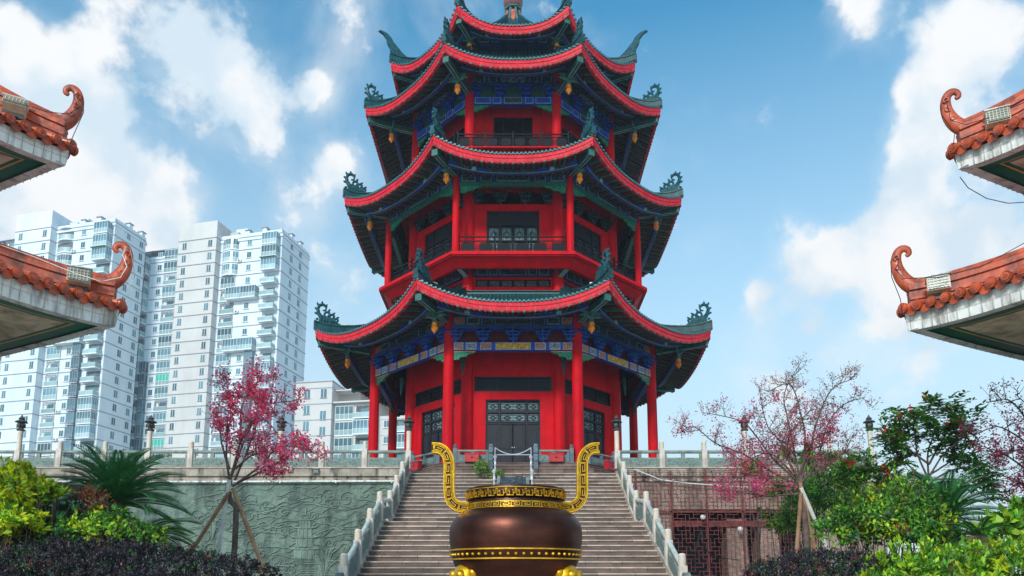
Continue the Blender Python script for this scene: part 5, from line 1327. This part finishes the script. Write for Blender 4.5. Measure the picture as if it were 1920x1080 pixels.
# ---------------------------------------------------------------- planting
class LV:
    def __init__(s): s.v = []; s.n = 0
    def leaf(s, p, d, up, L, W, fold=.25):
        """pointed leaf: base, left, tip, right, folded a little along its rib"""
        sd = np.cross(d, up); sd /= (np.linalg.norm(sd)+1e-9)
        nn = np.cross(sd, d)
        s.v += [p, p+d*L*.45+sd*W*.5+nn*fold*W, p+d*L, p+d*L*.45-sd*W*.5+nn*fold*W]; s.n += 1
    def build(s, name, mat, parent=None, loc=(0, 0, 0), extra=None):
        v = np.array(s.v, dtype=np.float32).reshape(-1, 3); n = s.n
        me = bpy.data.meshes.new(name); me.vertices.add(4*n); me.vertices.foreach_set('co', v.ravel()); me.loops.add(4*n); me.loops.foreach_set('vertex_index', np.arange(4*n, dtype=np.int32))
        me.polygons.add(n); me.polygons.foreach_set('loop_start', np.arange(0, 4*n, 4, dtype=np.int32)); me.polygons.foreach_set('loop_total', np.full(n, 4, dtype=np.int32))
        me.update(calc_edges=True); me.validate(); me.materials.append(mat)
        o = bpy.data.objects.new(name, me); col.objects.link(o); o.location = loc
        if parent: o.parent = parent
        return o
def rv(g): v = g.normal(size=3); return v/np.linalg.norm(v)
def tocam(p):
    return np.array(p)
class Skel:
    def __init__(s, seed): s.g = np.random.default_rng(seed); s.mb = MB(); s.tips = []
    def limb(s, pts, r0, r1, n=7):
        P = [np.array(p, float) for p in pts]
        # smooth
        Q = []
        for i in range(len(P)-1):
            p0, p1, p2, p3 = P[max(i-1, 0)], P[i], P[i+1], P[min(i+2, len(P)-1)]
            for q in range(4):
                t = q/4; Q.append(.5*(2*p1+(p2-p0)*t+(2*p0-5*p1+4*p2-p3)*t*t+(3*p1-p0-3*p2+p3)*t**3)+s.g.normal(size=3)*r1*.5)
        Q.append(P[-1]); k = len(Q)
        s.mb.tube([Vector(q) for q in Q], [r0+(r1-r0)*(i/(k-1))**.8 for i in range(k)], n); return Q
    def twigs(s, Q, L, r, cnt, depth, upw=.25, spread=.7, tfrom=.2, crook=.18):
        k = len(Q)
        for c in range(cnt):
            t = tfrom+(1-tfrom)*(c+s.g.random())/cnt; i = min(k-2, int(t*(k-1))); p = Q[i]+(Q[i+1]-Q[i])*(t*(k-1)-i)
            d = Q[i+1]-Q[i]; d = d/np.linalg.norm(d); a = rv(s.g); d = d*(1-spread)+a*spread+np.array([0, 0, upw]); d /= np.linalg.norm(d)
            l = L*(.55+.6*s.g.random())*(1.1-.4*t); m = 4; pts = [p]; 
            for q in range(m): d = d+rv(s.g)*crook+np.array([0, 0, .05]); d /= np.linalg.norm(d); pts.append(pts[-1]+d*l/m)
            s.mb.tube([Vector(x) for x in pts], [r*(1-.7*q/m) for q in range(m+1)], 4, cap=False)
            s.tips.append((pts, depth))
            if depth > 0: s.twigs(pts, L*.6, r*.6, max(2, int(cnt*.45)), depth-1, upw, spread, .15, crook)
def blossoms(lv, g, p, n, rad, size):
    for q in range(n):
        c = p+g.normal(size=3)*rad; d = rv(g); lv.leaf(c, d, rv(g), size*(.7+.6*g.random()), size*(.8+.4*g.random()), .15)
def W(px, py, Y): v = at(px, py, Y); return np.array([v.x, v.y, v.z])
BED = .9
def cherry(label, seed, Y, trunk, limbs, L, r, cnt, dens, stakes, depth=1, size=.05, upw=.3, name='cherry_tree', bark=.09):
    s = Skel(seed); g = s.g; root = W(*trunk[0], Y); root[2] = BED
    t = empty(name, tuple(root)); tag(t, label, 'tree')
    tp = [root]+[W(a, b, Y) for a, b in trunk[1:]]
    o = Vector(root)
    s.limb(tp, bark*.8, bark*.6, 9)
    lv = LV(); lv2 = LV(); bd = LV()
    for pts, dy, dn, bare in limbs:
        n = len(pts); base = len(s.tips)
        P = [W(a, b, Y+dy*i/(n-1)) for i, (a, b) in enumerate(pts)]
        Q = s.limb(P, bark*.33, .008, 6)
        s.twigs(Q, L, r, cnt, depth, upw)
        for tw, dp in s.tips[base:]:
            for q in tw[1:]:
                if g.random() < dn*.6: blossoms(lv if g.random() < .6 else lv2, g, q, int(5+6*g.random()*dens), .05+.03*g.random(), size)
                elif g.random() < bare: blossoms(bd, g, q, 3, .03, size*.7)
        for q in Q[3:]:
            if g.random() < dn*.45: blossoms(lv, g, q+g.normal(size=3)*.06, 8, .07, size)
    for v in s.mb.v: pass
    s.mb.v = [(a-root[0], b-root[1], c-root[2]) for a, b, c in s.mb.v]
    s.mb.build('trunk', [M['bark']], t, smooth=60)
    for x, nm, mt in ((lv, 'blossom', M['blossom']), (lv2, 'blossom', M['blossom2']), (bd, 'buds', M['bud'])):
        if x.n:
            x.v = [p-root for p in x.v]; o_ = x.build(nm, mt, t)
            if nm == 'buds': o_['kind'] = 'stuff'
    for (a, b, lab, mt) in stakes:
        A = at(*a, Y-.15 if len(a) == 2 else a[2]); B = at(*b, Y+.3 if len(b) == 2 else b[2]); 
        d = (B-A); B = A+d*((A.z-BED)/(A.z-B.z)) if B.z < A.z else B
        m = MB(); n = 9; m.tube([A+(B-A)*q/n for q in range(n+1)], [.045, .05]*5, 9, 0)
        ax = m.build('support_stake', [M[mt]]); tag(ax, lab, 'stake')
    return t
cherry('small deep-pink flowering cherry propped by three stakes left of the stairs', 4, 17,
    [(436, 1045), (441, 980), (428, 925), (430, 900)],
    [([(430, 900), (424, 840), (432, 780), (428, 735), (425, 712)], .3, .75, .2), ([(430, 900), (450, 830), (452, 770), (470, 730), (490, 712)], -.4, .8, .2), ([(430, 905), (445, 860), (470, 800), (500, 760), (545, 752), (562, 748)], .6, .7, .2),
     ([(440, 900), (462, 850), (480, 800), (492, 770), (520, 705)], .5, .75, .2), ([(436, 912), (480, 880), (520, 842), (560, 840), (588, 868)], -.5, .62, .2), ([(445, 905), (500, 880), (540, 855), (560, 830), (585, 848)], .4, .6, .1),
     ([(430, 880), (415, 830), (412, 790), (404, 770)], -.3, .6, .2), ([(440, 880), (480, 850), (505, 870), (515, 900)], .3, .55, .2), ([(450, 830), (480, 780), (510, 800), (530, 830)], -.6, .6, .2), ([(428, 735), (440, 745), (470, 745), (480, 760)], .2, .8, .2)],
    .5, .014, 9, 1.0, [((430, 900), (410, 1030), 'pale painted stake propping the pink cherry left of the stairs', 'stakew'), ((436, 915), (482, 1035), 'brown bamboo stake leaning right under the pink cherry left of the stairs', 'stake'), ((428, 925), (374, 1010), 'thin brown stake leaning left behind the pale one at the left cherry', 'stake')], 1, .055)
cherry('large sparse cherry with bare upper twigs and pink lower branches, right of the stairs', 8, 18,
    [(1512, 1020), (1507, 960), (1500, 915), (1500, 905)],
    [([(1498, 912), (1440, 880), (1390, 850), (1340, 830), (1300, 800), (1275, 812)], .6, .3, .35), ([(1500, 905), (1450, 860), (1420, 820), (1390, 790), (1330, 775)], -.6, .3, .4), ([(1500, 905), (1490, 850), (1478, 790), (1470, 740), (1495, 690)], .5, .03, .6),
     ([(1502, 900), (1520, 840), (1535, 780), (1560, 730), (1600, 710)], -.5, .03, .6), ([(1500, 900), (1510, 830), (1500, 770), (1480, 720), (1440, 735)], .4, .03, .6), ([(1502, 905), (1530, 870), (1550, 800), (1580, 760), (1620, 745)], .5, .05, .6),
     ([(1498, 925), (1450, 930), (1400, 925), (1355, 918)], -.4, .5, .2), ([(1495, 915), (1450, 905), (1410, 890), (1380, 900), (1350, 925)], .4, .5, .2), ([(1495, 905), (1470, 870), (1440, 850), (1400, 862), (1375, 855)], .2, .45, .2),
     ([(1500, 890), (1515, 850), (1545, 830), (1560, 800)], -.5, .42, .3), ([(1500, 905), (1480, 870), (1465, 830), (1440, 800), (1425, 745)], -.6, .08, .5), ([(1498, 900), (1478, 860), (1480, 820), (1500, 790), (1530, 760)], .2, .3, .4), ([(1500, 900), (1540, 880), (1580, 850), (1600, 815)], .4, .1, .4)],
    .6, .009, 14, .8, [((1502, 915), (1545, 1015), 'pale stake leaning right under the sparse cherry on the right', 'stakew'), ((1500, 905), (1528, 1030), 'grey-brown stake nearest the trunk of the sparse cherry on the right', 'stake'), ((1502, 925), (1494, 1030), 'upright brown stake under the sparse cherry on the right', 'stake')], 1, .045, bark=.1)
cherry('pink cherry branches reaching in over the garden at the right edge', 12, 15,
    [(1985, 1040), (1985, 980), (1990, 930), (1990, 920)],
    [([(1990, 920), (1950, 860), (1910, 820), (1870, 800), (1830, 815)], .5, .45, .4), ([(1990, 920), (1960, 850), (1920, 780), (1890, 750), (1850, 755)], -.4, .12, .5), ([(1990, 900), (1960, 820), (1935, 770), (1905, 740)], .3, .1, .5),
     ([(1990, 925), (1950, 900), (1910, 870), (1880, 850), (1850, 840)], -.4, .55, .3), ([(1990, 935), (1950, 930), (1915, 905), (1890, 920)], .3, .6, .3), ([(1985, 900), (1940, 850), (1900, 845), (1870, 870)], .2, .5, .3)],
    .5, .011, 9, .9, [], 1, .045)
# --- sago palms
def sago(label, seed, px, py, Y, R, nf, mat, lo=-.35, hi=1.35, cat='palm', name='sago_palm', flat=1, nl=46):
    g = np.random.default_rng(seed); c = at(px, py, Y); root = Vector((c.x, c.y, BED)); t = empty(name, root); tag(t, label, cat)
    mb = MB(); mb.tube([Vector((0, 0, 0)), Vector((.02, 0, (c.z-BED)*.5)), Vector((0, 0, c.z-BED))], [.2, .17, .19], 10, 0)
    for i in range(60): a = g.random()*6.28; z = g.random()*(c.z-BED); mb.tube([Vector((.15*math.cos(a), .15*math.sin(a), z)), Vector((.24*math.cos(a), .24*math.sin(a), z+.08))], [.035, .01], 4)
    mb.build('trunk', [M['bark']], t)
    lv = LV(); rb = MB()
    for f in range(nf):
        a = f*2.399+g.normal()*.1; el = lo+(hi-lo)*((f+.5)/nf)**.85; L = R*(.85+.25*g.random()); n = nl; 
        h = np.array([math.cos(a), math.sin(a)*flat, 0]); p = np.array([0, 0, c.z-BED]); pts = []; ang = el
        for i in range(n+1):
            pts.append(p.copy()); ang -= (1.15 if el > .3 else .75)/n*(.4+1.2*i/n); p = p+(h*math.cos(ang)+np.array([0, 0, math.sin(ang)]))*L/n
        rb.tube([Vector(q) for q in pts[::4]], [.018]+[.014]*(len(pts[::4])-2)+[.005], 4, cap=False)
        for i in range(5, n):
            d = pts[i+1]-pts[i-1]; d /= np.linalg.norm(d); sd = np.cross(d, [0, 0, 1]); sd /= np.linalg.norm(sd)+1e-9; upv = np.cross(sd, d)
            tt = i/n; ll = R*.17*math.sin(math.pi*min(1, .12+tt*.86))**.6
            for sg in (-1, 1):
                dd = sd*sg*.78+d*.5+upv*.28; dd /= np.linalg.norm(dd); lv.leaf(pts[i], dd, upv, ll, .022*R/1.3, .1)
    rb.build('frond_stalks', [M[mat]], t); lv.build('fronds', M[mat], t); return t
sago('big dark sago palm with arching feathery fronds in front of the terrace', 1, 216, 945, 14.6, 1.42, 70, 'palm', -.1, 1.45)
sago('low bright green cycad spreading behind the purple hedge, under the sago palm', 2, 262, 1005, 14.4, 1.15, 30, 'fern', -.2, .7)
sago('drooping cycad fronds at the foot of the sago palm, near the yellow shrub', 3, 130, 958, 13.6, .95, 22, 'palm', -.5, .5)
sago('dark bushy sago palm behind the green shrubs on the right', 4, 1775, 972, 15, 1.25, 54, 'palm', -.3, 1.45)
sago('pale green cycad tuft above the yellow-green hedge at right', 5, 1835, 1005, 12.2, .62, 16, 'fern', -.1, .9)
# --- bushes: leaves spread through lobes, with twigs inside
def bush(name, label, cat, lobes, n, size, mats, seed, asp=.5, shell=.55, upb=.35, kind=None, group=None, fold=.2, ground=BED, rough=.16, ncl=300, cw=.4, sprig=.5):
    """lobes: (centre, radii)"""
    g = np.random.default_rng(seed); c0 = lobes[0][0]; root = np.array([c0[0], c0[1], ground]); t = empty(name, tuple(root)); tag(t, label, cat, group, kind)
    vol = np.array([r[0]*r[2]+r[0]*r[1] for c, r in lobes]); pr = vol/vol.sum(); L = [LV() for _ in mats]; ws = np.array([w_ for _, w_ in mats], float); ws /= ws.sum()
    st = MB()
    for c, r in lobes:
        for q in range(7):
            a = rv(g); a[2] = abs(a[2]); e = np.array(c)+a*np.array(r)*.8; b0 = np.array([c[0]+g.normal()*.1*r[0], c[1]+g.normal()*.1, ground]); m = (b0+e)/2+g.normal(size=3)*.08
            st.tube([Vector(x-root) for x in (b0, m, e)], [.022, .015, .006], 5)
    cl = []
    for k, (c, r) in enumerate(lobes):
        m = max(6, int(ncl*pr[k]))
        for q in range(m):
            d = rv(g); d[2] = abs(d[2])*1.1-.25 if g.random() < .8 else d[2]; d /= np.linalg.norm(d)
            e = shell+(1.0-shell)*g.random()**.7+rough*max(-.5, g.normal())*.28
            cl.append((np.array(c)+d*np.array(r)*e, d, min(r)*cw*(.6+.8*g.random())))
    per = max(3, n//len(cl))
    for p0, d0, cr in cl:
        mi = g.choice(len(mats), p=ws)
        if g.random() < sprig:                # a sprig that pokes out
            ax = d0*.6+np.array([0, 0, .5])+rv(g)*.5; ax /= np.linalg.norm(ax)
            st.tube([Vector(p0-ax*cr-root), Vector(p0+ax*cr*1.4-root)], [.008, .003], 4, cap=False)
        else: ax = None
        for i in range(int(per*(.5+g.random()))):
            p = p0+g.normal(size=3)*cr*.55 if ax is None else p0+ax*cr*(g.random()*2.4-1)+g.normal(size=3)*cr*.22
            if p[2] < ground: continue
            ld = d0*.5+rv(g)*.8+np.array([0, 0, upb]); ld /= np.linalg.norm(ld); s_ = size*(.55+.9*g.random())
            L[mi if g.random() < .8 else g.choice(len(mats), p=ws)].leaf(p-root, ld, rv(g)*.4+d0+np.array([0, 0, .4]), s_, s_*asp, fold)
    st.build('stems', [M['bark']], t)
    for lv, (mt, _) in zip(L, mats):
        if lv.n: lv.build('foliage', M[mt], t)
    return t
def lob(px, py, Y, rx, ry, rz):               # centre from the picture, radii in metres
    return (W(px, py, Y), (rx, ry, rz))
PX = lambda n, Y: n*Y*1.0/1403
def hl(pts, Y, ry, down=1.2):                 # row of lobes whose tops follow a measured outline
    o = []
    for (a, b), (c, d) in zip(pts[:-1], pts[1:]):
        for q in (0, .5):
            x, y = a+(c-a)*q, b+(d-b)*q; p = W(x, y, Y); o.append((np.array([p[0], p[1], p[2]-down*.55]), (PX(abs(c-a)*.62, Y), ry, down*.55)))
    return o
bush('purple_hedge', 'long low dark purple hedge across the bottom left, under the palms', 'hedge', hl([(-60, 1034), (20, 1030), (110, 1010), (200, 1012), (290, 1018), (360, 1026), (430, 1038), (490, 1048), (525, 1072)], 12, .8, 1.5), 90000, .04, [('pleaf', 5), ('dleaf', 1), ('bud', .25)], 21, .5, .86, rough=.08, ncl=4200, cw=.14, sprig=.04)
bush('purple_hedge', 'rounded dark purple hedge at the bottom right, below the staked cherry', 'hedge', hl([(1425, 1052), (1475, 1036), (1540, 1030), (1600, 1034), (1660, 1040), (1700, 1050)], 12.6, .8, 1.4), 46000, .04, [('pleaf', 5), ('dleaf', 1.2), ('bud', .25)], 22, .5, .86, rough=.08, ncl=2400, cw=.14, sprig=.04)
bush('lime_hedge', 'bright yellow-green hedge filling the bottom right corner', 'hedge', hl([(1650, 1045), (1700, 1022), (1770, 1018), (1840, 1012), (1910, 1006), (1980, 1000)], 11, .8, 1.6), 15000, .1, [('vleaf', 4), ('yleaf', 1.2), ('leaf', 4), ('redleaf', .1)], 23, .42, .7, rough=.2, ncl=1100, cw=.18, sprig=.15)
bush('yellow_shrub', 'bright yellow-green shrub at the left edge, below the orange roof', 'shrub', [lob(8, 943, 12.6, .5, .45, .46), lob(-60, 925, 12.6, .45, .4, .55), lob(38, 886, 12.8, .17, .2, .16), lob(80, 920, 12.8, .26, .24, .16), lob(20, 980, 12.5, .48, .4, .3)], 9500, .105, [('yleaf', 6), ('vleaf', 4), ('leaf', 1)], 24, .5, .55, rough=.5, ncl=420, cw=.26)
bush('variegated_shrub', 'small green and yellow variegated shrub between the sago palm and the purple hedge', 'shrub', [lob(205, 1000, 12.9, .48, .45, .28), lob(265, 1008, 12.9, .32, .35, .2), lob(145, 998, 13, .34, .35, .22), lob(190, 970, 13.2, .25, .3, .16)], 7500, .068, [('leaf', 6), ('yleaf', 1.2), ('vleaf', 2.5), ('dleaf', 3)], 25, .55, .4, rough=.6, ncl=260, cw=.35)
bush('dark_shrub', 'dark green undergrowth beneath the yellow shrub at left', 'shrub', [lob(95, 1020, 13.0, .6, .4, .35), lob(150, 1005, 14.2, .9, .5, .45), lob(30, 1000, 13.5, .8, .5, .5)], 11000, .075, [('dleaf', 6), ('leaf', 1)], 26, .5, .4, rough=.6, ncl=300)
bush('dry_fern', 'withered brown fern tips among the cycads at left', 'shrub', [lob(165, 930, 13.4, .32, .2, .16), lob(190, 958, 13.2, .22, .2, .22), lob(95, 915, 13, .2, .2, .1)], 700, .08, [('brown', 1)], 27, .3, .2, rough=.4)
bush('feathery_shrub', 'fresh green feathery shrub behind the staked cherry on the right', 'shrub', [lob(1530, 940, 21, 1.0, .8, .95), lob(1490, 985, 21, .7, .7, .6), lob(1590, 900, 21.5, .8, .7, .7), lob(1620, 960, 20.5, .8, .7, .8), lob(1410, 885, 21, .42, .4, .25), lob(1515, 860, 21.4, .6, .5, .4), lob(1465, 925, 21, .5, .5, .3)], 19000, .11, [('leaf', 5), ('dleaf', 3), ('vleaf', 1.5)], 28, .28, .3, rough=.9, ncl=330, cw=.3)
bush('mixed_shrub', 'tangled green shrub with yellow and reddish leaves above the right purple hedge', 'shrub', [lob(1640, 985, 14, .62, .5, .45), lob(1585, 1000, 14, .45, .4, .35), lob(1700, 960, 14.4, .6, .5, .5), lob(1730, 1000, 13.6, .6, .5, .35), lob(1690, 925, 15.5, .35, .4, .3)], 16000, .078, [('leaf', 5), ('vleaf', 2.5), ('dleaf', 3), ('brown', .6), ('yleaf', .6)], 29, .5, .35, rough=.8, ncl=420, cw=.38)
bush('broadleaf_plant', 'glossy broad-leaved plant at the right edge above the hedge', 'plant', [lob(1890, 995, 12.4, .3, .3, .2), lob(1935, 970, 12.8, .3, .3, .25)], 260, .17, [('leaf', 5), ('vleaf', 3)], 30, .6, .3, rough=.4)
bush('step_bush', 'small bright green bush growing on the steps left of the chain barrier', 'shrub', [(np.array([at(904, 876, YT-.6).x, YT-.6, ZB+.12]), (.42, .35, .38))], 1100, .12, [('leaf', 5), ('vleaf', 3)], 31, .35, .3, ground=ZB-.3)
bush('step_weed', 'small tuft of weeds on the steps inside the chain barrier', 'plant', [(np.array([at(931, 884, YT-1).x, YT-.85, ZB-.25]), (.34, .2, .2))], 420, .1, [('vleaf', 3), ('leaf', 3)], 32, .35, .3, ground=ZB-.6)
# --- leafy tree with red flowers
def leafy(label, seed, Y, base, limbs, n, size):
    s = Skel(seed); g = s.g; root = W(*base, Y); root[2] = BED; t = empty('flowering_tree', tuple(root)); tag(t, label, 'tree')
    top = W(*limbs[0][0][0], Y); s.limb([root, (root+top)/2+np.array([.05, 0, 0]), top], .1, .07, 9)
    lv = [LV(), LV(), LV()]
    for pts, dy in limbs:
        P = [W(a, b, Y+dy*i/(len(pts)-1)) for i, (a, b) in enumerate(pts)]; Q = s.limb(P, .03, .008, 6); b0 = len(s.tips); s.twigs(Q, .62, .013, 8, 1, .2, .75, .35)
        for tw, dp in s.tips[b0:]:
            e = tw[-1]
            for m in range(n):                 # palmate sprays at the twig ends
                d = rv(g)*.9+(tw[-1]-tw[-2])/.15*.3; d[2] = d[2]*.5+.0; d /= np.linalg.norm(d); p = e+d*.02+g.normal(size=3)*.03
                for q in range(4): 
                    pp = p+d*size*.55*q; sd = np.cross(d, [0, 0, 1])
                    for sg in (-1, 1): dd = sd*sg+d*.6+rv(g)*.5; dd /= np.linalg.norm(dd); lv[0 if g.random() < .8 else 1].leaf(pp, dd, np.array([0, 0, 1.]), size*1.2, size*.62, .15)
            if g.random() < .05: blossoms(lv[2], g, e+np.array([0, 0, .08]), 14, .05, .08)
    s.mb.v = [(a-root[0], b-root[1], c-root[2]) for a, b, c in s.mb.v]; s.mb.build('trunk', [M['bark']], t, smooth=60)
    for x, nm, mt in zip(lv, ('foliage', 'foliage', 'red_flowers'), ('leaf', 'dleaf', 'redleaf')):
        if x.n:
            x.v = [p-root for p in x.v]; o_ = x.build(nm, M[mt], t)
            if nm == 'red_flowers': o_['kind'] = 'stuff'
leafy('airy green tree dotted with red flowers beside the last lantern post on the right', 41, 19, (1742, 1040), [([(1742, 900), (1740, 850), (1752, 810), (1750, 778)], .3), ([(1742, 900), (1720, 850), (1715, 810), (1712, 780)], -.4), ([(1742, 905), (1700, 870), (1672, 850), (1655, 828)], .5), ([(1742, 895), (1770, 850), (1800, 825), (1822, 800)], -.5),
    ([(1742, 905), (1790, 880), (1830, 880), (1868, 900)], .4), ([(1742, 900), (1680, 890), (1640, 880), (1612, 872)], -.4), ([(1742, 870), (1780, 800), (1790, 775)], .5), ([(1742, 900), (1800, 900), (1845, 930), (1860, 935)], -.3), ([(1742, 870), (1690, 830), (1690, 800)], -.6), ([(1742, 910), (1700, 905), (1660, 920)], .3), ([(1742, 890), (1775, 870), (1800, 850), (1838, 860)], .6)], 2, .135)
for (x0, x1, y0, y1) in ((-24, -3.5, 10.6, 21), (4.2, 24, 10.6, 26)):
    mb = MB(); mb.b2(x0, x1, y0, y1, -.02, BED-.05, 0); P = []
    for (a, b, c, d) in ((x0-.15, x1+.15, y0-.15, y0+.1), (x0-.15, x1+.15, y1-.1, y1+.15), (x0-.15, x0+.1, y0+.1, y1-.1), (x1-.1, x1+.15, y0+.1, y1-.1)): mb.b2(a, b, c, d, -.01, BED+.03, 1)
    struct('planting_bed', mb, [M['soil'], M['stone']])
# ---------------------------------------------------------------- thin haze over the whole place
mb = MB(); mb.b2(-440, 440, -80, 660, -1.0, 104); hz = mb.build('haze', [])
hm = bpy.data.materials.new('haze'); hm.use_nodes = True; t_ = hm.node_tree; t_.nodes.remove(t_.nodes['Principled BSDF'])
pv = t_.nodes.new('ShaderNodeVolumePrincipled'); pv.inputs['Color'].default_value = (.86, .93, 1, 1); pv.inputs['Density'].default_value = .0006; pv.inputs['Anisotropy'].default_value = .2
t_.links.new(pv.outputs[0], t_.nodes['Material Output'].inputs['Volume']); hz.data.materials.append(hm); tag(hz, kind='stuff'); hz['label'] = 'thin pale haze in front of the distant towers'; hz['category'] = 'haze'
